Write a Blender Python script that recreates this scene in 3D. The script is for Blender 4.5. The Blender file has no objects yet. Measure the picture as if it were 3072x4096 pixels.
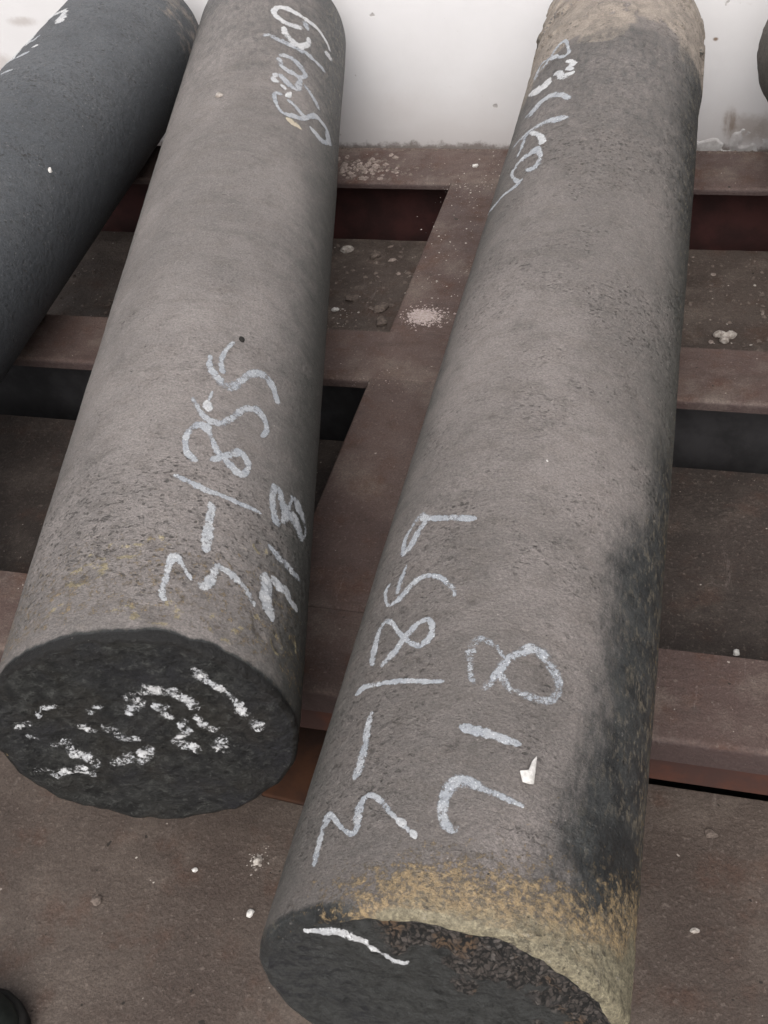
import bpy, math, random
import numpy as np
from mathutils import Vector, Matrix, Euler

# ------------------------------------------------------------------ camera, light, exposure
scene = bpy.context.scene
col = scene.collection
R_ = math.radians

cam_d = bpy.data.cameras.new('camera')
cam_d.sensor_fit = 'VERTICAL'; cam_d.sensor_height = 36.0; cam_d.lens = 40.16
cam_d.clip_start = 0.02; cam_d.clip_end = 500
cam = bpy.data.objects.new('camera', cam_d); col.objects.link(cam)
right = Vector((0.962485851800654, 0.24573488097066182, -0.11504500579296816))
up = Vector((-0.09022912363838217, 0.6897425879779521, 0.7184106538581724))
fwd = Vector((-0.2558899965434736, 0.6810796800696757, -0.6860399252705116))
m = Matrix((right, up, -fwd)).transposed().to_4x4()
m.translation = Vector((0, 0, 1.0436))
cam.matrix_world = m
scene.camera = cam

SUN_EL, SUN_AZ = R_(46), R_(172)      # soft light through cloud, from behind the viewer
world = bpy.data.worlds.new('World'); scene.world = world; world.use_nodes = True
wn = world.node_tree; wn.nodes.clear()
sky = wn.nodes.new('ShaderNodeTexSky'); sky.sky_type = 'NISHITA'; sky.sun_disc = False
sky.sun_elevation = SUN_EL; sky.sun_rotation = SUN_AZ
sky.air_density = 1.0; sky.dust_density = 4.0; sky.ozone_density = 0.6
hs = wn.nodes.new('ShaderNodeHueSaturation'); hs.inputs['Saturation'].default_value = 0.22
bg = wn.nodes.new('ShaderNodeBackground'); bg.inputs['Strength'].default_value = 0.15
wo = wn.nodes.new('ShaderNodeOutputWorld')
wn.links.new(sky.outputs[0], hs.inputs['Color']); wn.links.new(hs.outputs[0], bg.inputs[0]); wn.links.new(bg.outputs[0], wo.inputs[0])

sun_d = bpy.data.lights.new('sun', 'SUN'); sun_d.energy = 1.5; sun_d.angle = R_(60); sun_d.color = (1.0, 0.955, 0.925)
sun = bpy.data.objects.new('sun', sun_d); col.objects.link(sun)
sd = Vector((math.sin(SUN_AZ) * math.cos(SUN_EL), math.cos(SUN_AZ) * math.cos(SUN_EL), math.sin(SUN_EL)))
sun.rotation_euler = sd.to_track_quat('Z', 'Y').to_euler()
sun.location = (0, 0, 5)

scene.view_settings.view_transform = 'Standard'; scene.view_settings.look = 'None'
scene.view_settings.gamma = 1.0; scene.view_settings.exposure = 0.30

# ------------------------------------------------------------------ numpy noise
def hash3(ix, iy, iz, seed):
    h = (ix.astype(np.uint32) * np.uint32(374761393) + iy.astype(np.uint32) * np.uint32(668265263)
         + iz.astype(np.uint32) * np.uint32(2147483647) + np.uint32((seed * 974711) & 0xffffffff))
    h = (h ^ (h >> np.uint32(13))) * np.uint32(1274126177)
    h = (h ^ (h >> np.uint32(16))) * np.uint32(2246822519)
    return ((h ^ (h >> np.uint32(15))).astype(np.float32) / np.float32(4294967295.0)) * 2 - 1
def vnoise(x, y, z, seed=0):
    fx, fy, fz = np.floor(x), np.floor(y), np.floor(z)
    ix, iy, iz = fx.astype(np.int64), fy.astype(np.int64), fz.astype(np.int64)
    u, v, w = x - fx, y - fy, z - fz
    u = u * u * (3 - 2 * u); v = v * v * (3 - 2 * v); w = w * w * (3 - 2 * w)
    r = 0
    for dx in (0, 1):
        for dy in (0, 1):
            for dz in (0, 1):
                r = r + hash3(ix + dx, iy + dy, iz + dz, seed) * (u if dx else 1 - u) * (v if dy else 1 - v) * (w if dz else 1 - w)
    return r
def fbm(x, y, z, f, octs=3, seed=0, gain=0.5):
    a, t, r = 1.0, 0.0, 0
    for o in range(octs):
        r = r + a * vnoise(x * f + 13.7 * o, y * f + 7.3 * o, z * f + 3.1 * o, seed + o * 17); t += a; a *= gain; f *= 2.03
    return r / t
def sstep(a, b, x):
    t = np.clip((x - a) / (b - a), 0, 1); return t * t * (3 - 2 * t)

# ------------------------------------------------------------------ object helpers
def tag(o, label=None, cat=None, group=None, kind=None):
    if label: o['label'] = label
    if cat: o['category'] = cat
    if group: o['group'] = group
    if kind: o['kind'] = kind
    return o
def link_mesh(name, verts, faces, mat, parent=None, smooth=True, attrs=None, loc=None):
    me = bpy.data.meshes.new(name)
    verts = np.asarray(verts, np.float32).reshape(-1, 3); faces = np.asarray(faces, np.int32)
    if faces.ndim == 2:
        k = faces.shape[1]
        me.vertices.add(len(verts)); me.vertices.foreach_set('co', verts.ravel())
        me.loops.add(faces.size); me.loops.foreach_set('vertex_index', faces.ravel())
        me.polygons.add(len(faces)); me.polygons.foreach_set('loop_start', np.arange(0, faces.size, k, dtype=np.int32))
        me.polygons.foreach_set('loop_total', np.full(len(faces), k, np.int32))
        me.update(calc_edges=True)
    me.validate()
    if smooth: me.polygons.foreach_set('use_smooth', np.ones(len(me.polygons), bool))
    for nm, arr in (attrs or {}).items():
        a = me.attributes.new(nm, 'FLOAT_COLOR', 'POINT')
        c = np.ones((len(verts), 4), np.float32); c[:, :arr.shape[1]] = arr; a.data.foreach_set('color', c.ravel())
    if mat: me.materials.append(mat)
    o = bpy.data.objects.new(name, me); col.objects.link(o)
    if parent: o.parent = parent
    if loc is not None: o.location = loc
    return o
def box_obj(name, x0, x1, y0, y1, z0, z1, mat, parent=None, bev=0.0, seg=2, loc=None):
    import bmesh
    bm = bmesh.new()
    bmesh.ops.create_cube(bm, size=1)
    for v in bm.verts:
        v.co = Vector(((x0 + x1) / 2 + v.co.x * (x1 - x0), (y0 + y1) / 2 + v.co.y * (y1 - y0), (z0 + z1) / 2 + v.co.z * (z1 - z0)))
    if bev: bmesh.ops.bevel(bm, geom=bm.edges[:], offset=bev, segments=seg, affect='EDGES', profile=0.5)
    me = bpy.data.meshes.new(name); bm.to_mesh(me); bm.free(); me.materials.append(mat)
    if bev: me.polygons.foreach_set('use_smooth', np.ones(len(me.polygons), bool))
    o = bpy.data.objects.new(name, me); col.objects.link(o)
    if parent: o.parent = parent
    if loc is not None: o.location = loc
    return o
def empty(name, loc=(0, 0, 0), rz=0.0):
    o = bpy.data.objects.new(name, None); o.empty_display_size = 0.1; col.objects.link(o)
    o.location = loc; o.rotation_euler = (0, 0, rz); return o

# ------------------------------------------------------------------ node helper
class G:
    def __init__(s, name):
        s.m = bpy.data.materials.new(name); s.m.use_nodes = True; s.t = s.m.node_tree; s.t.nodes.clear()
        s.out = s.t.nodes.new('ShaderNodeOutputMaterial')
        s.b = s.t.nodes.new('ShaderNodeBsdfPrincipled'); s.t.links.new(s.b.outputs[0], s.out.inputs[0])
        s.co = s.t.nodes.new('ShaderNodeTexCoord').outputs['Object']
    def lk(s, a, b): s.t.links.new(a, b)
    def _in(s, sock, v):
        if hasattr(v, 'is_output'): s.lk(v, sock)
        elif isinstance(v, (tuple, list)) and len(v) == 3 and sock.type == 'RGBA': sock.default_value = (*v, 1)
        else: sock.default_value = v
    def map(s, sc=(1, 1, 1), loc=(0, 0, 0), rot=(0, 0, 0)):
        n = s.t.nodes.new('ShaderNodeMapping'); s.lk(s.co, n.inputs[0]); n.inputs['Scale'].default_value = sc
        n.inputs['Location'].default_value = loc; n.inputs['Rotation'].default_value = rot; return n.outputs[0]
    def noise(s, scale, det=4, rough=0.55, vec=None, dist=0.0):
        n = s.t.nodes.new('ShaderNodeTexNoise'); s.lk(vec or s.co, n.inputs['Vector'])
        n.inputs['Scale'].default_value = scale; n.inputs['Detail'].default_value = det
        n.inputs['Roughness'].default_value = rough; n.inputs['Distortion'].default_value = dist; return n.outputs[0]
    def vor(s, scale, vec=None, feat='F1', out='Distance', rnd=1.0):
        n = s.t.nodes.new('ShaderNodeTexVoronoi'); n.feature = feat; s.lk(vec or s.co, n.inputs['Vector'])
        n.inputs['Scale'].default_value = scale; n.inputs['Randomness'].default_value = rnd; return n.outputs[out]
    def mr(s, v, a, b, c=0.0, d=1.0):
        n = s.t.nodes.new('ShaderNodeMapRange'); n.interpolation_type = 'SMOOTHSTEP'; s._in(n.inputs[0], v)
        for i, x in enumerate((a, b, c, d)): n.inputs[i + 1].default_value = x
        return n.outputs[0]
    def math(s, op, a, b=None, c=None):
        n = s.t.nodes.new('ShaderNodeMath'); n.operation = op; s._in(n.inputs[0], a)
        if b is not None: s._in(n.inputs[1], b)
        if c is not None: s._in(n.inputs[2], c)
        return n.outputs[0]
    def mul(s, a, b): return s.math('MULTIPLY', a, b)
    def add(s, a, b): return s.math('ADD', a, b)
    def mix(s, f, a, b, mode='MIX'):
        n = s.t.nodes.new('ShaderNodeMix'); n.data_type = 'RGBA'; n.blend_type = mode
        s._in(n.inputs['Factor'], f); s._in(n.inputs['A'], a) if False else None
        s._in(n.inputs[0], f); s._in(n.inputs[6], a); s._in(n.inputs[7], b); return n.outputs[2]
    def sep(s, v):
        n = s.t.nodes.new('ShaderNodeSeparateXYZ'); s.lk(v, n.inputs[0]); return n.outputs
    def attr(s, name):
        n = s.t.nodes.new('ShaderNodeAttribute'); n.attribute_name = name
        q = s.t.nodes.new('ShaderNodeSeparateColor'); s.lk(n.outputs['Color'], q.inputs[0]); return q.outputs
    def bump(s, h, dist=0.001, st=1.0, prev=None):
        n = s.t.nodes.new('ShaderNodeBump'); s.lk(h, n.inputs['Height']); n.inputs['Distance'].default_value = dist
        n.inputs['Strength'].default_value = st
        if prev is not None: s.lk(prev, n.inputs['Normal'])
        return n.outputs[0]
    def done(s, colr, rough=0.8, nrm=None, spec=0.3, metal=0.0):
        s._in(s.b.inputs['Base Color'], colr); s._in(s.b.inputs['Roughness'], rough)
        s.b.inputs['Specular IOR Level'].default_value = spec; s.b.inputs['Metallic'].default_value = metal
        if nrm is not None: s.lk(nrm, s.b.inputs['Normal'])
        return s.m

# ------------------------------------------------------------------ materials
def bar_material(name, c_hi, c_lo, c_side, pit_density=0.5, seed=0.0, brown=(0.130, 0.104, 0.084)):
    g = G(name)
    off = (seed, seed * 1.7, 0)
    wear = g.attr('wear'); pit = g.attr('pit')
    ring = g.map((7, 60, 7), off)                    # marks that run round the bar
    big = g.noise(5.0, 5, 0.6, g.map((1, 0.7, 1), off))
    med = g.noise(28, 5, 0.6, g.map((1, 1.6, 1), off))
    fine = g.noise(260, 4, 0.65)
    grain = g.noise(700, 2, 0.6)
    c = g.mix(g.mr(big, 0.35, 0.65), c_lo, c_hi)
    c = g.mix(g.mul(g.mr(med, 0.42, 0.72), 0.22), c, brown)
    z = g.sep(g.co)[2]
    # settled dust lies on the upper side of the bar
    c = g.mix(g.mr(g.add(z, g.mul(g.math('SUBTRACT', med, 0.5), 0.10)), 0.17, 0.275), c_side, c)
    rr = g.noise(1.0, 4, 0.6, ring)
    c = g.mix(g.mul(g.mr(rr, 0.52, 0.75), 0.16), c, g.mix(0.5, c_side, (0.03, 0.03, 0.03)))
    c = g.mix(g.mul(g.mr(g.noise(38, 8, 0.85, g.map((0.9, 1.2, 0.9), (seed, 3, 3))), 0.50, 0.62), 0.26), c, g.mix(0.4, c_side, (0.04, 0.037, 0.034)))
    c = g.mix(g.mul(g.mr(g.noise(110, 6, 0.85, g.map((0.9, 1.3, 0.9), (seed, 8, 3))), 0.53, 0.64), 0.30), c, g.mix(0.5, c, tuple(min(1, v * 1.7) for v in c_hi)))
    # wear channels
    tan = g.mix(g.mr(g.noise(40, 5, 0.6), 0.35, 0.65), (0.39, 0.33, 0.275), (0.27, 0.232, 0.195))
    c = g.mix(g.mul(g.mr(g.add(wear[2], g.mul(g.math('SUBTRACT', med, 0.5), 0.8)), 0.35, 0.65), 0.9), c, tan)
    dk = g.mix(g.mr(med, 0.3, 0.7), (0.020, 0.022, 0.023), (0.058, 0.061, 0.060))
    darkf = g.mr(g.add(wear[1], g.mul(g.math('SUBTRACT', g.noise(90, 8, 0.85, g.map((1, 0.35, 1))), 0.5), 1.5)), 0.12, 0.88)
    c = g.mix(g.mr(wear[1], 1.02, 1.3), c, (0.012, 0.0115, 0.011))
    dk = g.mix(g.mr(wear[1], 1.0, 1.25), dk, (0.011, 0.0105, 0.010))
    dk = g.mix(g.mul(g.mr(g.noise(150, 5, 0.75, g.map((1, 0.45, 1), (6, 2, seed))), 0.51, 0.62), g.mul(g.mr(z, 0.27, 0.18, 0.15, 1.0), g.mr(wear[1], 0.98, 1.05, 1.0, 0.0))), dk, (0.19, 0.165, 0.125))
    c = g.mix(darkf, c, dk)
    yel = g.mix(g.mr(g.noise(230, 4, 0.75), 0.42, 0.62), (0.43, 0.31, 0.165), (0.17, 0.14, 0.10))
    yel = g.mix(g.mr(g.add(wear[0], g.mul(g.math('SUBTRACT', med, 0.5), 0.3)), 0.84, 1.0), yel, g.mix(g.mr(g.noise(170, 6, 0.8), 0.38, 0.62), (0.20, 0.175, 0.115), (0.37, 0.325, 0.215)))
    yn = g.add(wear[0], g.mul(g.math('SUBTRACT', g.noise(120, 6, 0.85), 0.5), 2.8))
    yf = g.mul(g.mr(yn, 0.42, 0.72), 0.85)
    c = g.mix(yf, c, yel)
    # little dark pits in clusters, pale grains
    cl = g.mr(g.noise(16, 3, 0.6, g.map((1, 1, 1), (seed + 4, 2, 1))), 0.62 - 0.2 * pit_density, 0.85 - 0.2 * pit_density)
    cl = g.math('MAXIMUM', cl, pit[2])
    nzv = g.t.nodes.new('ShaderNodeTexNoise'); g.lk(g.co, nzv.inputs['Vector']); nzv.inputs['Scale'].default_value = 130; nzv.inputs['Detail'].default_value = 4
    wv = g.t.nodes.new('ShaderNodeVectorMath'); wv.operation = 'MULTIPLY_ADD'; g.lk(nzv.outputs['Color'], wv.inputs[0]); wv.inputs[1].default_value = (0.010, 0.007, 0.010); g.lk(g.map((0.9, 1.25, 0.9), off), wv.inputs[2])
    vd = g.vor(125, wv.outputs[0]); vc = g.t.nodes.new('ShaderNodeSeparateColor'); g.lk(g.vor(125, wv.outputs[0], out='Color'), vc.inputs[0])
    spot = g.mul(g.mr(g.math('SUBTRACT', vd, g.mul(vc.outputs[1], 0.22)), 0.02, 0.14, 1.0, 0.0), g.mr(vc.outputs[0], 0.30, 0.5))
    pn = g.noise(200, 4, 0.65, g.map((0.85, 1.35, 0.85), off)); pn2 = g.noise(105, 4, 0.6, g.map((0.85, 1.5, 0.85), (seed, 4, 6)))
    sp = g.mul(cl, g.math('MAXIMUM', g.math('MAXIMUM', spot, g.mul(g.mr(pn, 0.58, 0.66), 0.7)), g.mr(pn2, 0.62, 0.68)))
    c = g.mix(g.mul(sp, 0.74), c, (0.045, 0.040, 0.036))
    sp2 = g.mr(g.noise(120, 4, 0.6, g.map((0.9, 1.5, 0.9), (9, 4, seed))), 0.70, 0.74)
    c = g.mix(g.mul(sp2, 0.8), c, (0.03, 0.028, 0.027))
    wp = g.mr(g.noise(230, 3, 0.6, g.map((1, 1, 1), (3, seed, 8))), 0.70, 0.74)
    c = g.mix(g.mul(wp, 0.55), c, (0.50, 0.46, 0.42))
    c = g.mix(g.mul(pit[0], 0.35), c, (0.04, 0.034, 0.03))
    c = g.mix(g.mul(g.mr(g.mul(pit[1], g.mr(g.noise(90, 5, 0.75), 0.44, 0.62)), 0.22, 0.60), 0.72), c, (0.38, 0.32, 0.19))
    gr2 = g.mr(g.noise(430, 4, 0.8, g.map((0.9, 1.2, 0.9))), 0.33, 0.67)
    c = g.mix(0.40, c, g.mix(gr2, (0.16, 0.16, 0.16), (0.80, 0.79, 0.78)), 'OVERLAY')
    c = g.mix(g.mul(g.mul(cl, g.mr(g.noise(160, 4, 0.7, g.map((0.85, 1.4, 0.85), (2, seed, 1))), 0.60, 0.68)), 0.45), c, g.mix(0.5, c, (0.55, 0.52, 0.48)))
    h = g.add(g.mul(fine, 1.0), g.add(g.mul(grain, 0.35), g.add(g.mul(sp, -2.2), g.add(g.mul(sp2, -1.5), g.mul(yf, 0.9)))))
    n = g.bump(g.add(h, g.mul(gr2, 0.35)), 0.0018, 0.85)
    n = g.bump(g.add(g.noise(110, 7, 0.75), g.mul(rr, 0.12)), 0.0038, 0.7, n)
    rough = g.mix(g.mul(darkf, g.math('SUBTRACT', 1.0, yf)), (0.62, 0.62, 0.62), (0.42, 0.42, 0.42))
    return g.done(c, rough, n, 0.42)

def end_material(name, crumb=False, seed=0.0):
    g = G(name)
    w = g.attr('wear')
    a = g.noise(55, 6, 0.7, g.map((1, 1, 1), (seed, 0, 0))); b = g.noise(300, 4, 0.7)
    c = g.mix(g.mr(a, 0.3, 0.7), (0.013, 0.0135, 0.013), (0.058, 0.058, 0.054))
    c = g.mix(g.mr(g.noise(9, 3), 0.4, 0.7), c, (0.028, 0.028, 0.033), 'MIX')
    if crumb: c = g.mix(g.mr(g.noise(70, 6, 0.8, g.map((1, 1, 1.6), (1, 2, 3))), 0.36, 0.60), c, (0.074, 0.075, 0.072))
    c = g.mix(g.mul(g.mr(b, 0.58, 0.75), 0.5), c, (0.12, 0.12, 0.115))
    if crumb:
        wv = g.map((1, 1, 1)); nz = g.t.nodes.new('ShaderNodeTexNoise'); g.lk(g.co, nz.inputs['Vector']); nz.inputs['Scale'].default_value = 90
        va = g.t.nodes.new('ShaderNodeVectorMath'); va.operation = 'MULTIPLY_ADD'; g.lk(nz.outputs['Color'], va.inputs[0]); va.inputs[1].default_value = (0.012, 0.012, 0.012); g.lk(g.co, va.inputs[2])
        v = g.vor(270, va.outputs[0], out='Color'); vd = g.vor(270, va.outputs[0])
        s = g.t.nodes.new('ShaderNodeSeparateColor'); g.lk(v, s.inputs[0])
        cr = g.mix(s.outputs[0], (0.055, 0.048, 0.044), (0.155, 0.130, 0.115))
        cr = g.mix(g.mul(g.mr(g.noise(24, 4, 0.6), 0.52, 0.66), 0.8), cr, (0.22, 0.135, 0.075))
        cr = g.mix(g.mul(g.mr(s.outputs[2], 0.90, 0.98), 0.6), cr, (0.20, 0.18, 0.165))
        cr = g.mix(g.mr(vd, 0.35, 0.7), cr, (0.022, 0.021, 0.020))
        cr = g.mix(g.mr(g.noise(45, 4, 0.6), 0.55, 0.70), cr, (0.07, 0.065, 0.062))
        c = g.mix(g.mr(g.add(w[0], g.mul(g.math('SUBTRACT', g.noise(60, 6, 0.8), 0.5), 1.2)), 0.3, 0.7), c, cr)
        c = g.mix(g.mr(g.add(w[1], g.math('SUBTRACT', g.noise(90, 5, 0.7), 0.5)), 0.4, 0.6), c, (0.25, 0.2, 0.1))
    else:
        c = g.mix(g.mul(g.mr(g.noise(14, 4, 0.6, g.map((1, 1, 1), (5, 1, 2))), 0.45, 0.65), 0.6), c, (0.036, 0.031, 0.024))
        c = g.mix(g.mul(g.mr(g.noise(110, 6, 0.8), 0.53, 0.64), 0.65), c, (0.105, 0.108, 0.10))
        c = g.mix(g.mul(g.mr(g.noise(80, 5, 0.75, g.map((1, 1, 1.5), (4, 4, 4))), 0.54, 0.62), 0.8), c, (0.008, 0.008, 0.008))
        c = g.mix(g.mr(g.add(w[1], g.math('SUBTRACT', g.noise(90, 5, 0.7), 0.5)), 0.45, 0.6), c, (0.17, 0.145, 0.125))
    n = g.bump(g.add(a, g.add(g.mul(b, 0.5), g.mul(g.noise(130, 6, 0.8), 0.8))), 0.012, 1.0)
    return g.done(c, 0.75, n, 0.35)

def chalk_material(name='chalk', f1=260, f2=75, bright=1.0):
    g = G(name)
    a = g.attr('chalk')         # r coverage, g brightness, b yellow
    v = g.map((1, 1, 1))
    n1 = g.noise(f1, 6, 0.85); n2 = g.noise(f2, 4, 0.65, g.map((1, 1, 1), (2, 7, 3))); n3 = g.noise(620, 2, 0.6)
    cov = g.add(a[0], g.add(g.mul(g.math('SUBTRACT', n1, 0.5), 2.4), g.mul(g.math('SUBTRACT', n2, 0.5), 1.5)))
    al = g.mul(g.mr(cov, 0.30, 0.70), 0.93)
    c = g.mix(a[1], (0.40, 0.42, 0.45), (0.72, 0.71, 0.70))
    c = g.mix(g.mul(g.mr(n1, 0.36, 0.55), 1.0), g.mix(0.45, c, (0.22, 0.22, 0.23)), c)
    c = g.mix(g.mr(n3, 0.6, 0.7), c, (0.78, 0.79, 0.80))
    c = g.mix(a[2], c, (0.62, 0.50, 0.30))
    tr = g.t.nodes.new('ShaderNodeBsdfTransparent'); mx = g.t.nodes.new('ShaderNodeMixShader')
    g.lk(al, mx.inputs[0]); g.lk(tr.outputs[0], mx.inputs[1]); g.lk(g.b.outputs[0], mx.inputs[2]); g.lk(mx.outputs[0], g.out.inputs[0])
    n = g.bump(g.add(n1, g.mul(n3, 0.4)), 0.0015, 0.8)
    return g.done(c, 0.95, n, 0.1)

def steel_material(name, c1, c2, rust=0.35, dust=0.3, seed=0.0):
    """brown primer on steel: dusty, with rust bloom and small specks"""
    g = G(name)
    off = (seed, seed, seed)
    big = g.noise(3.5, 5, 0.6, g.map((1, 1, 1), off), 0.6); med = g.noise(16, 5, 0.65, g.map((1, 1, 1), off)); fine = g.noise(160, 4, 0.65)
    c = g.mix(g.mr(big, 0.35, 0.65), c1, c2)
    c = g.mix(g.mul(g.mr(med, 0.50, 0.72), rust), c, (0.085, 0.040, 0.026))
    c = g.mix(g.mul(g.mr(g.noise(8, 6, 0.7, g.map((1, 1, 1), (seed + 3, 1, 4))), 0.47, 0.68), dust), c, (0.19, 0.155, 0.13))
    c = g.mix(g.mul(g.mr(fine, 0.56, 0.70), 0.40), c, (0.21, 0.17, 0.145))
    c = g.mix(g.mul(g.mr(g.noise(1.0, 7, 0.75, g.map((7, 38, 20), (seed, 2, 5))), 0.52, 0.70), 0.40), c, (0.050, 0.034, 0.028))
    c = g.mix(g.mul(g.mr(g.noise(30, 8, 0.85, g.map((1, 1, 1), (seed, 6, 5))), 0.53, 0.66), 0.45), c, (0.045, 0.034, 0.029))
    c = g.mix(g.mul(g.mr(g.noise(1.0, 6, 0.8, g.map((60, 8, 20), (seed, 9, 5), (0, 0, 0.3))), 0.60, 0.70), 0.30), c, (0.24, 0.20, 0.18))
    c = g.mix(0.4, c, g.mix(g.mr(g.noise(420, 4, 0.8), 0.35, 0.65), (0.2, 0.2, 0.2), (0.78, 0.78, 0.78)), 'OVERLAY')
    c = g.mix(g.mr(g.noise(75, 2, 0.5, g.map((1, 1, 1), (1, seed, 9))), 0.735, 0.76), c, (0.03, 0.024, 0.02))
    c = g.mix(g.mul(g.mr(g.noise(110, 2, 0.5, g.map((1, 1, 1), (7, seed, 2))), 0.75, 0.77), 0.8), c, (0.38, 0.33, 0.29))
    # faces that do not point up are mixed toward a darker purple brown
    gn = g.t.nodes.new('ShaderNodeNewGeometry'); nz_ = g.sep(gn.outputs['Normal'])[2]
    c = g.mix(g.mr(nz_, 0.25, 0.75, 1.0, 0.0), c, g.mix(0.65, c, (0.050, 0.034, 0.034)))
    n = g.bump(g.add(fine, g.add(g.mul(med, 0.6), g.noise(60, 7, 0.8))), 0.0022, 0.7)
    return g.done(c, g.mr(med, 0.3, 0.7, 0.55, 0.85), n, 0.35)

def plain_material(name, c1, c2, scale=60, rough=0.85, bump=0.002):
    g = G(name); a = g.noise(scale, 5, 0.65)
    return g.done(g.mix(g.mr(a, 0.35, 0.65), c1, c2), rough, g.bump(a, bump, 0.8), 0.3)

def wall_material():
    g = G('white_painted_wall')
    P = g.sep(g.co); x, z = P[0], P[2]
    a = g.noise(2.2, 5, 0.6); b = g.noise(60, 4, 0.6)
    c = g.mix(g.mr(a, 0.35, 0.65), (0.72, 0.705, 0.71), (0.66, 0.645, 0.645))
    # grime splashed up from the foot of the wall
    foot = g.mr(g.add(z, g.mul(g.math('SUBTRACT', g.noise(9, 5, 0.6), 0.5), 0.16)), -0.17, 0.04, 1.0, 0.0)
    c = g.mix(g.mul(foot, 0.30), c, (0.50, 0.42, 0.39))
    edge = g.mr(g.add(z, g.mul(g.math('SUBTRACT', g.noise(45, 5, 0.7), 0.5), 0.05)), -0.152, -0.136, 1.0, 0.0)
    c = g.mix(g.mul(edge, 0.75), c, (0.13, 0.098, 0.08))
    # specks and chips in the paint
    sp = g.mr(g.noise(30, 2, 0.45, g.map((1, 1, 1), (4, 0, 2))), 0.745, 0.77)
    c = g.mix(g.mul(sp, 0.55), c, (0.22, 0.19, 0.17))
    c = g.mix(g.mul(g.mr(g.noise(11, 5, 0.7, g.map((1, 1, 2.2), (2, 3, 1))), 0.64, 0.74), 0.28), c, (0.42, 0.36, 0.32))
    # brown run stain over the patched plaster
    def blob(cx, cz, rx, rz):
        dx = g.math('DIVIDE', g.math('SUBTRACT', x, cx), rx); dz = g.math('DIVIDE', g.math('SUBTRACT', z, cz), rz)
        return g.math('SQRT', g.add(g.mul(dx, dx), g.mul(dz, dz)))
    streak = g.noise(1.0, 5, 0.7, g.map((85, 1, 9)), 0.6)
    for cx, cz, rx, rz, f in ((0.012, -0.092, 0.018, 0.042, 0.8), (0.048, -0.104, 0.050, 0.040, 0.45), (0.085, -0.104, 0.03, 0.04, 0.4), (-1.575, 0.148, 0.045, 0.014, 0.35), (-1.665, 0.05, 0.05, 0.03, 0.35), (-0.031, 0.084, 0.0065, 0.005, 1.1)):
        d = g.add(blob(cx, cz, rx, rz), g.mul(g.math('SUBTRACT', g.noise(55, 5, 0.7), 0.5), 0.9))
        k = g.mul(g.mr(d, 0.25, 1.1, 1.0, 0.0), f)
        if rz > 0.04: k = g.mul(k, g.mr(streak, 0.35, 0.62, 0.35, 1.0))
        c = g.mix(k, c, (0.23, 0.165, 0.12))
    n = g.bump(g.add(b, g.mul(sp, -1.0)), 0.0012, 0.5)
    return g.done(c, 0.6, n, 0.35)

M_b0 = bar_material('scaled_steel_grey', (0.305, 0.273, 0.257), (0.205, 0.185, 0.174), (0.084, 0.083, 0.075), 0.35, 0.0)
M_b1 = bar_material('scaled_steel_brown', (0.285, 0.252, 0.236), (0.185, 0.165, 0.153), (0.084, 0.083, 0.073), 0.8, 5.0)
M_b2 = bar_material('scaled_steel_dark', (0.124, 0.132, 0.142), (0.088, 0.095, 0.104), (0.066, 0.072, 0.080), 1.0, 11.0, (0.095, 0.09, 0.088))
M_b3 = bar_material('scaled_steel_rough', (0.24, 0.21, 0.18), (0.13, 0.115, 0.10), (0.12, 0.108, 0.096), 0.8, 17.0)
M_e0 = end_material('black_cut_end', False, 0.0)
M_e1 = end_material('crumbled_cut_end', True, 3.0)
M_chalk = chalk_material('chalk', 330, 70)
M_clump = chalk_material('chalk_clumps', 200, 120)
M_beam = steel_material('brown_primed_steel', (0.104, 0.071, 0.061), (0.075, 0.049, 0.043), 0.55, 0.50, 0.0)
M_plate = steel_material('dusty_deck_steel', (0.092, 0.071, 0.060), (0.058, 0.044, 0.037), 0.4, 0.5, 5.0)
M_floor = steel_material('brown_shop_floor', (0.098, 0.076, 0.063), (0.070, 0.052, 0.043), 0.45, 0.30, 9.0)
M_web = plain_material('dark_red_web', (0.058, 0.021, 0.019), (0.032, 0.014, 0.013), 14)
M_web2 = plain_material('black_blue_web', (0.040, 0.038, 0.040), (0.022, 0.021, 0.022), 14)
M_rust = plain_material('orange_rust', (0.060, 0.024, 0.011), (0.026, 0.012, 0.008), 13)
M_rustweb = plain_material('rusty_web', (0.105, 0.036, 0.020), (0.050, 0.026, 0.022), 9)
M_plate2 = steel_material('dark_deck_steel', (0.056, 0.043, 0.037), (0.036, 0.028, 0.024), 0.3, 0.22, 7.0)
M_pit = plain_material('dark_dirt', (0.02, 0.018, 0.016), (0.012, 0.011, 0.010), 30)
M_wall = wall_material()
M_white = plain_material('white_chip', (0.72, 0.69, 0.66), (0.50, 0.48, 0.45), 240, 0.9, 0.001)
M_pale = plain_material('pale_grit', (0.46, 0.42, 0.38), (0.24, 0.205, 0.18), 150, 0.9, 0.001)
M_clod = plain_material('brown_clod', (0.17, 0.135, 0.115), (0.085, 0.067, 0.057), 120, 0.9, 0.002)
M_clod2 = plain_material('light_brown_clod', (0.30, 0.245, 0.215), (0.15, 0.12, 0.105), 150, 0.9, 0.002)
M_powder = plain_material('pinkish_white_powder', (0.46, 0.39, 0.37), (0.32, 0.26, 0.24), 200, 0.95, 0.002)
M_plaster = plain_material('patched_plaster', (0.74, 0.72, 0.71), (0.50, 0.47, 0.46), 26, 0.8, 0.004)
M_boot = plain_material('black_rubber', (0.014, 0.017, 0.015), (0.022, 0.026, 0.023), 90, 0.6, 0.0006)

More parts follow.
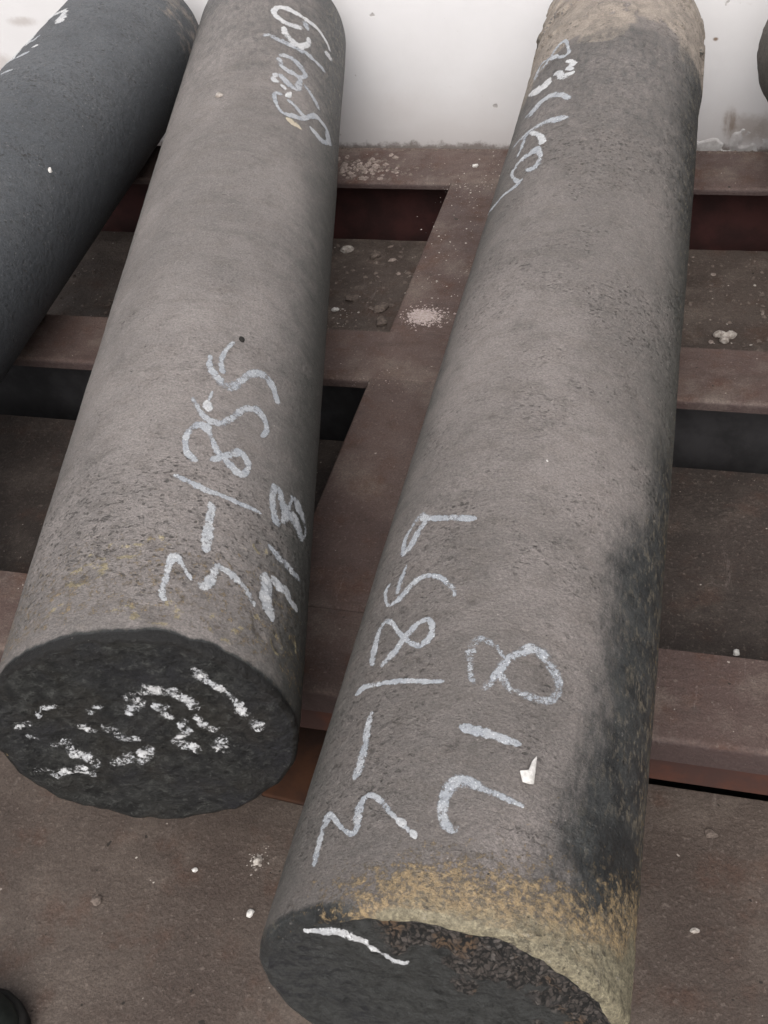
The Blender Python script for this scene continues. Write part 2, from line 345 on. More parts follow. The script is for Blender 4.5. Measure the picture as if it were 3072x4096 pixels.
# ------------------------------------------------------------------ setting
yA, yB, yD, yE, yG, yH = 2.0585, 1.918, 1.4413, 1.3150, 0.8609, 0.7343
ZF = -0.118
tag(box_obj('ground', -6, 6, -6, 6, -0.42, -0.30, M_pit), 'dark dirt far down under the steel rack', kind='structure')
floor = tag(box_obj('floor', -5, 5, -4, yH + 0.02, -0.20, ZF, M_floor), 'dusty brown floor in front of the rack', kind='structure')
YW = 2.36
wall = tag(box_obj('wall', -4, 4, YW, YW + 0.15, -0.30, 1.25, M_wall), 'white painted wall with grimy foot behind the round bars', 'wall', kind='structure')

# ------------------------------------------------------------------ steel rack
rack = tag(empty('steel_rack', (-0.4, 1.4, -0.30)), 'brown painted steel rack of crossbeams and deck plates carrying the round bars', 'rack')
RO = Vector((0.4, -1.4, 0.30))
def rbox(name, x0, x1, y0, y1, z0, z1, mat, bev=0.0, seg=3):
    return box_obj(name, x0, x1, y0, y1, z0, z1, mat, rack, bev, seg, RO)
XL, XR = -3.6, 3.4
def crossbeam(y0, y1, lip, near=False):
    """top flange with rounded near edge, lip, web set back under it: one profile swept along x"""
    r = 0.008
    prof = [(y1, -0.014), (y1, -0.002), (y1 - 0.002, 0.0)]
    for k in range(6):
        a = k / 5 * math.pi / 2
        prof.append((y0 + r - r * math.sin(a), -r + r * math.cos(a)))
    prof += [(y0, -lip), (y0 + 0.005, -lip), (y0 + 0.005, -0.014)]
    nx = 60; xs = np.linspace(XL, XR, nx)
    V = []; n = len(prof)
    for i, x in enumerate(xs):
        for (y, z) in prof: V.append((x, y, z))
    V = np.array(V, np.float32)
    F = [(i * n + j, (i + 1) * n + j, (i + 1) * n + (j + 1) % n, i * n + (j + 1) % n) for i in range(nx - 1) for j in range(n)]
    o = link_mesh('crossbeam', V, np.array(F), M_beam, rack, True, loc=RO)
    m_ = o.modifiers.new('edges', 'EDGE_SPLIT'); m_.split_angle = R_(40)
    return o
beams = [crossbeam(yB, yA, 0.013), crossbeam(yE, yD, 0.017), crossbeam(yH, yG, 0.038)]
for o, mat, y, zt, zb in ((beams[0], M_web, yA - 0.05, -0.015, -0.28), (beams[1], M_web2, yD - 0.045, -0.015, -0.28), (beams[2], M_rustweb, yH + 0.007, -0.015, -0.086)):
    w = box_obj('web', XL, XR, y, y + 0.010, zb, zt, mat, o)
for x0, x1 in ((yB, yD), (yE, yG)):
    pass
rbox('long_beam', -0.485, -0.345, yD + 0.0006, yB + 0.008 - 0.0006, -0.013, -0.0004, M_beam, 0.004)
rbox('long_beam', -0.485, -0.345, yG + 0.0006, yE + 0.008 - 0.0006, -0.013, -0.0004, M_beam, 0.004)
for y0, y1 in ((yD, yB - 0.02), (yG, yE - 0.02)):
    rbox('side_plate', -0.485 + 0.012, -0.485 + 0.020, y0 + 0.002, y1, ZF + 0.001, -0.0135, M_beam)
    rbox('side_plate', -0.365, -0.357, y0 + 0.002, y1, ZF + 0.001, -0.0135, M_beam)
def sheet(name, x0, x1, y0, y1, z, amp, mat, n=(240, 60), thick=0.010):
    xs = np.linspace(x0, x1, n[0]); ys = np.linspace(y0, y1, n[1]); X, Y = np.meshgrid(xs, ys, indexing='ij')
    Z = z + amp * fbm(X, Y, X * 0, 9, 4, 3) + amp * 0.5 * np.maximum(fbm(X, Y, X * 0, 40, 3, 8), 0)
    top = np.stack([X, Y, Z], -1).reshape(-1, 3); bot = np.stack([X, Y, Z * 0 + z - thick], -1).reshape(-1, 3)
    N = len(top); i, j = np.meshgrid(np.arange(n[0] - 1), np.arange(n[1] - 1), indexing='ij'); a = (i * n[1] + j).ravel()
    F = [np.stack([a, a + n[1], a + n[1] + 1, a + 1], -1)]
    F.append(F[0][:, ::-1] + N)
    k = np.arange(n[0] - 1); e = k * n[1]; F.append(np.stack([e, e + N, e + n[1] + N, e + n[1]], -1))
    e = k * n[1] + n[1] - 1; F.append(np.stack([e + n[1], e + n[1] + N, e + N, e], -1))
    o = link_mesh(name, np.concatenate([top, bot]), np.concatenate(F), mat, rack, True, loc=RO)
    m_ = o.modifiers.new('edges', 'EDGE_SPLIT'); m_.split_angle = R_(40); return o
sheet('deck_plate', -1.9, 1.3, yD - 0.02, yB - 0.012, ZF, 0.0022, M_plate, (420, 90))
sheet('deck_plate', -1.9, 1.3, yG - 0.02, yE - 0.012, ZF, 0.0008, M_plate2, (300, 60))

# rusty foot plate on the floor in front of the rack, between the two middle bars
fp = tag(box_obj('foot_plate', -0.10, 0.10, -0.062, 0.062, 0, 0.006, M_rust, None, 0.004, 3, (-0.355, 0.712, ZF + 0.0005)),
         'orange rusted flat plate on the floor under the near crossbeam between the two middle bars', 'plate')
fp.rotation_euler.z = R_(-4)

# ------------------------------------------------------------------ round bars
STYLE = {0: (0.58, 0.10, 0.0, 0.0003), 1: (0.60, 0.35, 0.0, 0.0004), 2: (0.68, 0.6, 0.0, 0.0010), 3: (0.95, 0.75, 0.0, 0.0016), 4: (0.55, 0.6, 0.6, 0.0008), 5: (0.38, 0.02, 0.0, 0.0002)}
class Bar:
    def __init__(s, idx, x0, t, r, s0, s1, seed, fil0=0.008, fil1=0.010):
        s.idx, s.r, s.s0, s.s1, s.seed, s.f0, s.f1 = idx, r, s0, s1, seed, fil0, fil1
        D = Vector((t, 1, 0)).normalized(); s.sm = (s0 + s1) / 2
        s.root = empty('round_bar', Vector((x0, 0, 0)) + D * s.sm, math.atan2(-t, 1))
        s.pits = []
        rg = random.Random(seed)
        s.rg = rg
    def disp(s, S, T, mask=False):
        """outward displacement (m) of the surface at axial S, angle T (rad)"""
        x, z = s.r * np.sin(T), s.r * np.cos(T); q = s.seed * 3.1
        d = 0.0016 * fbm(x, S * 0.6, z, 7, 2, s.seed) + 0.00045 * fbm(x, S, z, 55, 3, s.seed + 5)
        a = s.r * T
        # fine ridges that run round the bar
        rid = fbm(a * 0.22 + S * 0.10, S - 0.12 * a, z * 0 + q, 170, 3, s.seed + 9, 0.6)
        d = d + 0.00010 * rid
        rz = s.rough(S, T)
        lump = fbm(x, S, z, 210, 2, s.seed + 21, 0.6)
        d = d + rz * (0.0020 * np.minimum(lump + 0.12, 0.12))
        P = np.zeros_like(d); Q = np.zeros_like(d)
        for (ps, pa, pr, dp, asp, rim) in s.pits:
            if S.ndim == 2 and S.shape[0] > 200:
                i0, i1 = np.searchsorted(S[:, 0], (ps - 2.2 * pr, ps + 2.2 * pr))
                if i1 <= i0: continue
                j0, j1 = np.searchsorted(T[0], ((pa - 2.6 * pr * asp) / s.r, (pa + 2.6 * pr * asp) / s.r))
                sl = (slice(i0, i1), slice(j0, j1))
            else: sl = (slice(None),) * S.ndim
            e = np.sqrt(((S[sl] - ps) / pr) ** 2 + ((a[sl] - pa) / (pr * asp)) ** 2)
            e = e * (1 + 0.35 * vnoise(S[sl] * 90 + ps * 50, a[sl] * 90, a[sl] * 0, 4))
            k = np.exp(-e ** 4)
            d[sl] -= dp * k; d[sl] += 0.25 * dp * np.exp(-((e - 1.25) / 0.28) ** 2)
            P[sl] = np.maximum(P[sl], k * min(1, dp / 0.0012) * (0.35 if rim else 1)); 
            if rim: Q[sl] = np.maximum(Q[sl], np.exp(-((e - 1.15) / 0.3) ** 2))
        d = d + s.extra(S, T)
        if mask: return d, P, Q
        return d
    def rough(s, S, T): return 0.0 * S + 0.15
    def extra(s, S, T): return 0.0 * S
    def wear(s, S, T): return np.zeros(S.shape + (3,), np.float32)
    def edge(s, T):
        """raggedness of the near rim: how far it is broken back"""
        return 0.0015 * fbm(np.sin(T) * s.r, np.cos(T) * s.r, T * 0, 60, 3, s.seed + 31)
    def thetas(s):
        fine = np.linspace(R_(-104), R_(104), 214); coarse = np.linspace(R_(104), R_(256), 44)[1:-1]
        return fine, np.concatenate([fine, coarse])
    def build(s, mat_body, mat_end):
        _, th = s.thetas(); nt = len(th)
        n = int((s.s1 - s.s0) / 0.0026)
        ss = np.linspace(s.s0 + s.f0, s.s1 - s.f1, n)
        fa = np.linspace(0, 1, 5)[1:]
        near = [(s.s0 + s.f0 - s.f0 * math.sin(k * math.pi / 2), s.f0 * (1 - math.cos(k * math.pi / 2))) for k in fa[::-1]]
        far = [(s.s1 - s.f1 + s.f1 * math.sin(k * math.pi / 2), s.f1 * (1 - math.cos(k * math.pi / 2))) for k in fa]
        sv = np.array([a for a, b in near] + list(ss) + [a for a, b in far]); dr = np.array([b for a, b in near] + [0] * n + [b for a, b in far])
        S, T = np.meshgrid(sv, th, indexing='ij'); Tw = np.where(T > math.pi, T - 2 * math.pi, T)
        order = np.argsort(Tw[0]);   # pits need sorted angles
        So, To = S[:, order], Tw[:, order]
        d, P, Q = s.disp(So, To, True)
        inv = np.argsort(order); d, P, Q = d[:, inv], P[:, inv], Q[:, inv]
        w = s.wear(So, To)[:, inv]
        chip = 0.0035 * np.maximum(fbm(np.sin(Tw) * s.r, np.cos(Tw) * s.r, Tw * 0, 38, 4, s.seed + 55, 0.6) + 0.12, 0) + 0.0012 * np.maximum(vnoise(np.sin(Tw) * s.r * 140, np.cos(Tw) * s.r * 140, Tw * 0, 5), 0)
        rad = s.r + d - dr[:, None] - chip * np.exp(-(S - s.s0) / 0.010)
        eg = s.edge(Tw) * np.exp(-(S - s.s0) / 0.006)
        V = np.stack([rad * np.sin(T), S + eg - s.sm, rad * np.cos(T) + s.r], -1)
        ns = len(sv); i, j = np.meshgrid(np.arange(ns - 1), np.arange(nt), indexing='ij'); a = (i * nt + j).ravel(); b = (i * nt + (j + 1) % nt).ravel()
        F = np.stack([a, a + nt, b + nt, b], -1)
        # far end: a simple cap fanned from the last ring
        cap = np.array([[0, s.s1 - s.sm, s.r]]); Vf = np.concatenate([V.reshape(-1, 3), cap])
        L = (ns - 1) * nt; jj = np.arange(nt); Fc = np.stack([L + jj, np.full(nt, len(Vf) - 1), np.full(nt, len(Vf) - 1), L + (jj + 1) % nt], -1)
        me_f = np.concatenate([F, Fc[:, [0, 1, 3, 3]]])
        wf = np.concatenate([w.reshape(-1, 3), [[0, 0, 0]]]); pf = np.concatenate([np.stack([P, Q, np.clip(s.rough(So, To)[:, inv], 0, 1)], -1).reshape(-1, 3), [[0, 0, 0]]])
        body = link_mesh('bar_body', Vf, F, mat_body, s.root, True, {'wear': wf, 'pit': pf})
        capv = V[-1]; link_mesh('far_face', np.concatenate([capv, cap]), np.array([(k, nt, (k + 1) % nt) for k in range(nt)]), mat_body, s.root, False)
        # near cut face
        nr = 64; rho = (1 - np.linspace(0, 1, nr + 1)[:-1]) ** 0.9
        ring = V[0]; cx = np.array([0, 0, s.r])
        RX = (ring[:, 0])[None] * rho[:, None]; RZ = (ring[:, 2] - s.r)[None] * rho[:, None]
        fade = sstep(0, 0.06, 1 - rho)[:, None]
        dy, ew = s.face(RX, RZ)
        EY = ring[:, 1][None] * (1 - fade) + (s.s0 - s.sm) * fade - dy * fade
        VE = np.stack([RX, EY, RZ + s.r], -1).reshape(-1, 3); VE = np.concatenate([VE, [[0, s.s0 - s.sm, s.r]]])
        i, j = np.meshgrid(np.arange(nr - 1), np.arange(nt), indexing='ij'); a = (i * nt + j).ravel(); b = (i * nt + (j + 1) % nt).ravel()
        FE = np.stack([a, b, b + nt, a + nt], -1)
        VE[-1] = VE[-1 - nt:-1].mean(0); jj = (nr - 1) * nt + np.arange(0, nt); kk = (nr - 1) * nt + (np.arange(0, nt) + 1) % nt
        half = nt // 2
        FC = [(int(jj[k]), int(kk[k]), len(VE) - 1) for k in range(nt)]
        ewf = np.concatenate([ew.reshape(-1, 3), [[0, 0, 0]]])
        me = bpy.data.meshes.new('cut_end'); me.from_pydata(VE.tolist(), [], FE.tolist() + FC); me.validate()
        me.polygons.foreach_set('use_smooth', np.ones(len(me.polygons), bool)); me.materials.append(mat_end)
        at = me.attributes.new('wear', 'FLOAT_COLOR', 'POINT'); cc = np.ones((len(VE), 4), np.float32); cc[:, :3] = ewf; at.data.foreach_set('color', cc.ravel())
        e = bpy.data.objects.new('cut_end', me); col.objects.link(e); e.parent = s.root
        return body
    def face(s, X, Z):
        d = 0.0035 * fbm(X, Z, X * 0, 26, 4, s.seed + 41, 0.6) + 0.0012 * fbm(X, Z, X * 0, 150, 3, s.seed + 47)
        return d, np.zeros(X.shape + (3,), np.float32)
    def ribbon(s, strokes, style, on_end=False):
        """one written character: every stroke is a band of chalk following the surface"""
        V, F, C = [], [], []
        rg = s.rg
        for pts in strokes:
            P = np.array(pts, float); st = style
            if not on_end: A = np.stack([P[:, 0], R_(1) * P[:, 1] * s.r, P[:, 2] * 0.001 / 2], -1)
            else: A = np.stack([P[:, 1], P[:, 0], P[:, 2] * 0.001 / 2], -1)
            # Catmull-Rom
            Q = [];
            E0 = A[0] * 2 - A[1]; E1 = A[-1] * 2 - A[-2]; B = np.vstack([E0, A, E1])
            for k in range(1, len(B) - 2):
                L = np.linalg.norm(B[k + 1, :2] - B[k, :2]); n = max(2, int(L / 0.0012))
                for u in np.arange(n) / n:
                    p0, p1, p2, p3 = B[k - 1], B[k], B[k + 1], B[k + 2]
                    Q.append(0.5 * ((2 * p1) + (-p0 + p2) * u + (2 * p0 - 5 * p1 + 4 * p2 - p3) * u * u + (-p0 + 3 * p1 - 3 * p2 + p3) * u ** 3))
            Q.append(B[-2]); Q = np.array(Q); n = len(Q)
            tg = np.gradient(Q[:, :2], axis=0); tg /= np.linalg.norm(tg, axis=1)[:, None] + 1e-9
            nm = np.stack([-tg[:, 1], tg[:, 0]], -1)
            arc = np.concatenate([[0], np.cumsum(np.linalg.norm(np.diff(Q[:, :2], axis=0), axis=1))]); tot = arc[-1]
            ph = rg.random() * 50
            wob = 1 + 0.16 * vnoise(arc * 70 + ph, arc * 0, arc * 0, 15) + 0.12 * vnoise(arc * 260 + ph, arc * 0, arc * 0, 5) + 0.10 * vnoise(arc * 700, arc * 0 + ph, arc * 0, 6)
            hw = np.maximum(Q[:, 2] * 1.16, 0.0010) * wob
            endd = np.minimum(arc, tot - arc); cap = np.sqrt(np.clip(endd / np.maximum(hw, 1e-4), 0.06, 1)); hw = hw * (0.35 + 0.65 * cap)
            K = 9; ac = np.linspace(-1, 1, K)
            SS = Q[:, 0][:, None] + nm[:, 0][:, None] * ac[None] * hw[:, None]; AA = Q[:, 1][:, None] + nm[:, 1][:, None] * ac[None] * hw[:, None]
            prof = (1 - np.abs(ac) ** 3)[None] * np.ones((n, 1))
            c0, br, ye, hh = STYLE[st]
            lump = vnoise(SS * 420, AA * 420, SS * 0 + ph, 8)
            h = 0.00035 + hh * prof * (0.6 + 0.6 * lump)
            if not on_end:
                TT = AA / s.r; rad = s.r + s.disp(SS, TT) + h
                V.append(np.stack([rad * np.sin(TT), SS - s.sm, rad * np.cos(TT) + s.r], -1).reshape(-1, 3))
            else:
                dy, _ = s.face(AA, SS)
                rr = np.sqrt(AA ** 2 + SS ** 2) / s.r; fade = sstep(0, 0.06, 1 - rr)
                V.append(np.stack([AA, s.s0 - s.sm - dy * fade - h, SS + s.r], -1).reshape(-1, 3))
            cov = (c0 + 0.28) * (1 - 0.75 * np.abs(ac) ** 3)[None] * np.ones((n, 1))
            cov = cov - 0.30 * (1 - cap)[:, None] + (0.20 * vnoise(arc * 55, arc * 0 + ph, arc * 0, 13) + 0.12 * vnoise(arc * 190, arc * 0 + ph, arc * 0, 14) - 0.03)[:, None]
            bri = br + 0.25 * vnoise(arc * 120, arc * 0 + ph, arc * 0, 3)[:, None] * np.ones((1, K))
            C.append(np.stack([cov, np.clip(bri, 0, 1), np.full((n, K), ye)], -1).reshape(-1, 3))
            base = sum(len(v) for v in V[:-1]); i, j = np.meshgrid(np.arange(n - 1), np.arange(K - 1), indexing='ij'); a = (i * K + j).ravel() + base
            F.append(np.stack([a, a + 1, a + K + 1, a + K], -1))
        return np.concatenate(V), np.concatenate(F), np.concatenate(C)
    def write(s, name, parts, on_end=False):
        V, F, C = [], [], []; b = 0
        for st, pts in parts:
            v, f, c = s.ribbon([pts], st, on_end); V.append(v); F.append(f + b); C.append(c); b += len(v)
        o = link_mesh(name, np.concatenate(V), np.concatenate(F), M_clump if on_end and s.idx == 0 else M_chalk, s.root, True, {'chalk': np.concatenate(C)})
        return o
    def point(s, sa, deg, lift=0.0):
        t = R_(deg); rad = s.r + float(s.disp(np.array([[sa]]), np.array([[t]]))[0, 0]) + lift
        p = Vector((rad * math.sin(t), sa - s.sm, rad * math.cos(t) + s.r))
        M = Matrix.Translation(s.root.location) @ Matrix.Rotation(s.root.rotation_euler.z, 4, 'Z')
        nrm = (M.to_3x3() @ Vector((math.sin(t), 0, math.cos(t)))).normalized()
        return M @ p, nrm
def scatter_pits(b, n, s_rng, a_rng, r_rng, dp, asp=(0.8, 1.4), rim=False):
    for _ in range(n):
        b.pits.append((b.rg.uniform(*s_rng), R_(b.rg.uniform(*a_rng)) * b.r, b.rg.uniform(*r_rng), b.rg.uniform(*dp), b.rg.uniform(*asp), rim))

STROKES=[
 (0,'one',0,[(0.7821,13.35,7.4),(0.7685,25.98,8.2),(0.7682,30.84,8.0),(0.7666,38.51,6.6),(0.7694,51.19,4.7)]),
 (0,'dash',1,[(0.7536,29.04,6.5),(0.7415,30.06,8.6),(0.7273,29.74,9.0),(0.7141,30.1,9.6),(0.699,30.08,10.7),(0.6878,30.36,9.7),(0.6834,30.8,5.0)]),
 (0,'three',1,[(0.6125,19.36,4.6),(0.6221,17.59,7.1),(0.6373,17.83,6.7),(0.656,18.12,6.8),(0.6657,18.69,8.3),(0.6694,19.59,11.8),(0.6604,22.89,5.9),(0.6511,25.1,5.0),(0.6443,27.2,4.6)]),
 (0,'three',1,[(0.6424,29.29,6.1),(0.6403,31.87,9.6),(0.6535,34.03,9.7),(0.6672,35.05,9.2),(0.676,36.34,7.0)]),
 (0,'three',1,[(0.6711,35.59,9.8),(0.67,38.55,8.4),(0.6663,42.74,8.7),(0.6604,47.23,8.1),(0.6529,50.34,8.9),(0.6488,51.66,7.3),(0.6435,53.07,4.8)]),
 (0,'eight',0,[(0.8255,56.66,7.9),(0.8053,55.69,12.1),(0.786,57.16,12.5),(0.7744,59.43,15.0),(0.7731,61.76,17.5)]),
 (0,'eight',0,[(0.8262,56.99,12.9),(0.8201,59.83,14.1),(0.8077,61.9,16.0),(0.8026,64.59,20.8),(0.7923,64.18,14.7),(0.7789,62.3,10.1)]),
 (0,'eight',0,[(0.7975,64.8,11.8),(0.8032,71.12,22.0),(0.7988,74.67,19.4),(0.7974,78.61,19.4),(0.7993,81.21,13.9)]),
 (0,'eight',0,[(0.8063,66.17,7.2),(0.8297,67.93,9.4),(0.8301,71.99,22.6),(0.8271,77.62,16.9),(0.819,81.91,9.6),(0.8016,81.39,8.3)]),
 (0,'one',0,[(0.7334,55.87,8.8),(0.729,61.33,11.8),(0.7291,67.83,11.4),(0.7308,74.74,10.6),(0.7344,80.02,6.6)]),
 (0,'seven',1,[(0.6407,62.28,8.7),(0.6504,60.43,18.8),(0.6634,58.16,14.5),(0.6808,58.08,17.0),(0.6896,56.71,15.2),(0.6951,57.0,8.9)]),
 (0,'seven',1,[(0.6944,59.21,12.3),(0.6934,63.64,10.5),(0.694,69.49,12.2),(0.6897,72.09,11.4),(0.6896,75.85,9.4),(0.6928,80.12,6.8)]),
 (0,'eight',0,[(0.8068,21.25,9.0),(0.8187,17.01,7.8),(0.8403,15.22,7.3),(0.8596,16.92,8.3),(0.8662,21.36,10.4),(0.8514,25.08,7.0),(0.8306,28.68,8.6),(0.8222,32.46,10.5),(0.8109,37.46,11.5),(0.8122,41.07,6.6),(0.8297,42.22,8.6),(0.842,38.29,11.7),(0.8292,32.67,8.9),(0.813,26.1,8.4)]),
 (0,'five',0,[(0.9105,14.81,7.1),(0.891,18.32,7.0),(0.8773,22.79,10.4),(0.878,28.65,11.6),(0.8946,33.06,11.0),(0.9144,37.08,10.3),(0.9225,42.97,12.4),(0.9143,47.49,11.1),(0.899,48.93,8.2),(0.883,46.58,5.6)]),
 (0,'five',2,[(0.9088,20.43,9.2),(0.8996,21.62,11.7),(0.8902,22.42,8.9)]),
 (0,'five',0,[(0.9271,22.4,2.6),(0.9162,21.88,3.6),(0.9052,21.08,5.1)]),
 (0,'fiveb',0,[(0.9914,18.64,6.9),(0.9698,19.56,8.4),(0.9517,23.57,11.8),(0.942,28.58,14.7),(0.9577,33.25,11.6),(0.9791,37.42,12.3),(0.9893,42.92,14.6),(0.9836,47.89,13.0),(0.9696,51.31,10.6),(0.9557,52.77,11.4)]),
 (0,'fiveb',0,[(1.0278,27.85,5.6),(1.0014,24.42,6.5),(0.9784,24.0,6.4),(0.9626,25.68,8.6)]),
 (0,'letter_g',2,[(2.0283,38.33,15.6),(2.0146,33.17,18.7),(2.0112,28.01,19.2),(2.0224,22.08,16.0),(2.0455,17.56,10.5),(2.07,19.68,13.6),(2.0788,25.13,19.7),(2.0767,31.65,19.6),(2.0751,39.14,19.6),(2.0737,44.48,16.3),(2.0744,50.94,14.4),(2.0671,56.69,12.4),(2.0559,62.31,12.3),(2.0419,65.13,12.9)]),
 (0,'letter_g',0,[(2.0656,40.66,11.6),(2.047,41.75,14.3),(2.0317,43.09,8.7)]),
 (0,'letter_g',2,[(2.0049,60.34,10.7),(2.0186,65.22,22.0),(2.0272,69.31,16.1)]),
 (0,'letter_k',2,[(1.992,26.24,11.2),(1.9681,27.7,14.7),(1.9504,31.85,20.3),(1.9409,36.78,25.0),(1.9517,40.8,14.8),(1.9761,44.74,10.9),(2.0047,45.07,9.4)]),
 (0,'slash',0,[(1.9289,13.91,5.0),(1.9396,17.3,18.7),(1.9295,24.03,18.6),(1.9275,31.86,18.6),(1.9289,38.89,18.6),(1.9319,46.46,15.5),(1.9323,54.3,15.5),(1.9355,59.88,15.6),(1.936,62.98,7.5)]),
 (0,'zero',0,[(1.8632,26.11,17.6),(1.8758,31.5,17.1),(1.8737,37.27,17.0),(1.8615,42.39,17.9),(1.844,45.98,8.7),(1.8209,41.58,13.0),(1.8212,36.87,16.7),(1.8209,32.95,17.9),(1.8317,28.31,12.6),(1.8563,26.03,11.4)]),
 (0,'two',2,[(1.7915,26.24,10.3),(1.7676,25.36,12.6),(1.7576,27.97,17.8)]),
 (0,'two',0,[(1.7944,28.26,14.6),(1.7809,32.37,15.9),(1.7695,37.08,20.5),(1.7693,40.82,13.0),(1.7932,42.28,11.9),(1.8176,42.88,11.1)]),
 (0,'two',0,[(1.8057,45.66,14.8),(1.7966,50.47,13.0),(1.7848,54.98,14.1),(1.7722,58.33,16.4),(1.7686,60.83,8.8)]),
 (0,'dot',3,[(1.7483,30.58,15.7),(1.7507,32.11,20.7),(1.7533,33.65,12.8)]),
 (0,'dot',3,[(1.7194,35.11,6.3),(1.7315,36.15,9.6),(1.7445,37.46,6.4)]),
 (0,'eight',0,[(1.724,31.78,17.9),(1.7137,27.41,10.2),(1.6846,29.01,6.9),(1.6638,32.41,8.2),(1.6596,36.2,12.3),(1.6702,41.97,13.5),(1.6828,47.57,9.9),(1.7127,53.3,8.9),(1.7327,58.6,14.5),(1.7357,63.42,14.4),(1.7363,69.03,13.9),(1.72,72.23,20.1),(1.6935,70.35,8.9),(1.6759,64.24,16.9),(1.6735,58.66,14.1),(1.6775,53.54,12.4)]),
 (0,'eight',0,[(1.7139,35.8,12.6),(1.7074,40.42,13.1),(1.6972,45.97,12.5),(1.6916,49.86,13.0)]),
 (0,'eight',4,[(1.6491,36.49,12.3),(1.6456,40.95,16.7),(1.6449,44.96,13.9),(1.6419,48.04,8.3)]),
 (1,'nine',0,[(0.7756,-37.72,13.2),(0.7673,-40.26,7.9),(0.756,-42.52,6.5),(0.745,-43.0,6.3),(0.7273,-41.67,7.3)]),
 (1,'nine',0,[(0.7267,-42.2,8.5),(0.733,-38.57,11.1),(0.7472,-36.28,10.5),(0.7606,-34.22,9.4),(0.7665,-32.98,10.2)]),
 (1,'nine',0,[(0.7782,-37.44,8.5),(0.7712,-35.59,9.7),(0.7651,-31.81,9.1),(0.7599,-26.93,8.2),(0.7561,-22.48,8.4),(0.7532,-17.88,7.7),(0.7508,-14.36,7.7),(0.749,-10.56,5.5)]),
 (1,'five',0,[(0.7088,-37.17,3.7),(0.6959,-37.87,7.3),(0.6829,-38.25,7.8),(0.6717,-37.72,7.1)]),
 (1,'five',0,[(0.6945,-44.43,2.5),(0.6887,-46.52,6.2),(0.6736,-44.33,5.1),(0.6619,-40.95,4.4),(0.663,-36.95,9.2),(0.6698,-33.62,9.8),(0.6787,-30.64,9.6),(0.6824,-27.26,7.9),(0.6816,-23.64,6.1),(0.6763,-18.96,5.9),(0.6664,-15.34,5.9),(0.6593,-12.46,5.6),(0.6504,-11.79,3.9)]),
 (1,'eight',0,[(0.5892,-39.7,6.5),(0.6047,-41.82,8.5),(0.6238,-42.47,9.6),(0.6375,-41.46,9.6),(0.6404,-39.03,6.4),(0.6335,-35.56,4.7),(0.6212,-31.73,4.7),(0.6093,-27.31,5.2),(0.6011,-23.52,5.3),(0.5976,-19.96,6.7),(0.6032,-17.69,7.0),(0.6137,-17.01,6.1),(0.6246,-18.71,5.5),(0.6272,-20.55,6.6),(0.6239,-23.56,7.5),(0.6168,-25.87,8.3),(0.6087,-28.13,7.8),(0.5992,-29.83,8.0),(0.5908,-32.6,7.9),(0.5836,-35.12,6.5)]),
 (1,'one',0,[(0.5632,-45.67,4.6),(0.5671,-42.41,7.7),(0.5656,-36.86,6.3),(0.5633,-31.33,6.1),(0.5602,-24.13,6.0),(0.557,-16.05,5.5),(0.5561,-8.21,4.3)]),
 (1,'dash',0,[(0.535,-32.85,3.4),(0.5266,-33.22,6.7),(0.5103,-32.6,8.2),(0.4922,-31.73,9.4),(0.476,-31.73,9.8),(0.4666,-32.42,8.1)]),
 (1,'three',0,[(0.3936,-39.17,7.6),(0.4036,-40.2,8.3),(0.4156,-40.5,8.3),(0.4278,-40.68,8.8),(0.4373,-40.16,9.3),(0.4379,-38.26,4.0),(0.4284,-34.12,3.9),(0.4212,-30.59,3.9),(0.4167,-27.22,5.9),(0.4222,-25.92,8.2),(0.4335,-26.84,7.9),(0.4441,-26.49,7.8),(0.4493,-25.12,6.8),(0.4481,-22.7,5.0),(0.4418,-19.13,4.8),(0.4331,-15.84,4.7),(0.4259,-12.47,3.9),(0.4216,-10.45,4.4),(0.4175,-8.48,3.9),(0.4134,-6.86,3.1)]),
 (1,'three',2,[(0.4268,-12.89,4.8),(0.4234,-10.93,5.5),(0.4209,-9.57,4.7)]),
 (1,'three',2,[(0.4176,-7.85,5.4),(0.4144,-6.63,5.4),(0.4107,-5.54,3.1)]),
 (1,'eight',5,[(0.5859,9.46,3.1),(0.5931,7.54,4.6),(0.5981,5.57,6.8),(0.6033,0.75,8.6),(0.5964,-1.42,8.3),(0.5829,-1.64,7.2),(0.5712,-0.66,7.1),(0.5599,0.65,6.5),(0.5556,1.66,4.8)]),
 (1,'eight',5,[(0.5486,3.93,7.9),(0.5577,5.88,9.7),(0.572,8.27,8.6),(0.5851,10.06,8.9),(0.5956,13.56,10.0),(0.6042,17.65,10.6),(0.6008,22.11,11.2),(0.5931,24.9,9.4),(0.5818,27.3,8.9),(0.5699,28.12,7.6),(0.5596,26.26,8.6),(0.5554,21.45,10.1),(0.5563,16.53,9.1),(0.5577,12.77,7.8),(0.565,10.15,9.1),(0.5713,9.04,8.7)]),
 (1,'one',0,[(0.5133,-0.28,6.3),(0.5113,3.9,8.4),(0.5099,8.9,8.4),(0.5087,13.89,7.4),(0.5085,17.46,6.3),(0.5086,19.26,4.2)]),
 (1,'two',0,[(0.4262,5.5,7.2),(0.423,3.92,8.3),(0.4266,1.68,8.5),(0.4347,0.36,9.3),(0.4462,-0.03,9.5),(0.4553,0.58,10.4),(0.4626,2.43,10.7),(0.4643,5.69,9.8),(0.4619,9.23,7.8),(0.46,13.42,6.9),(0.4581,18.34,6.0),(0.4563,23.18,5.0)]),
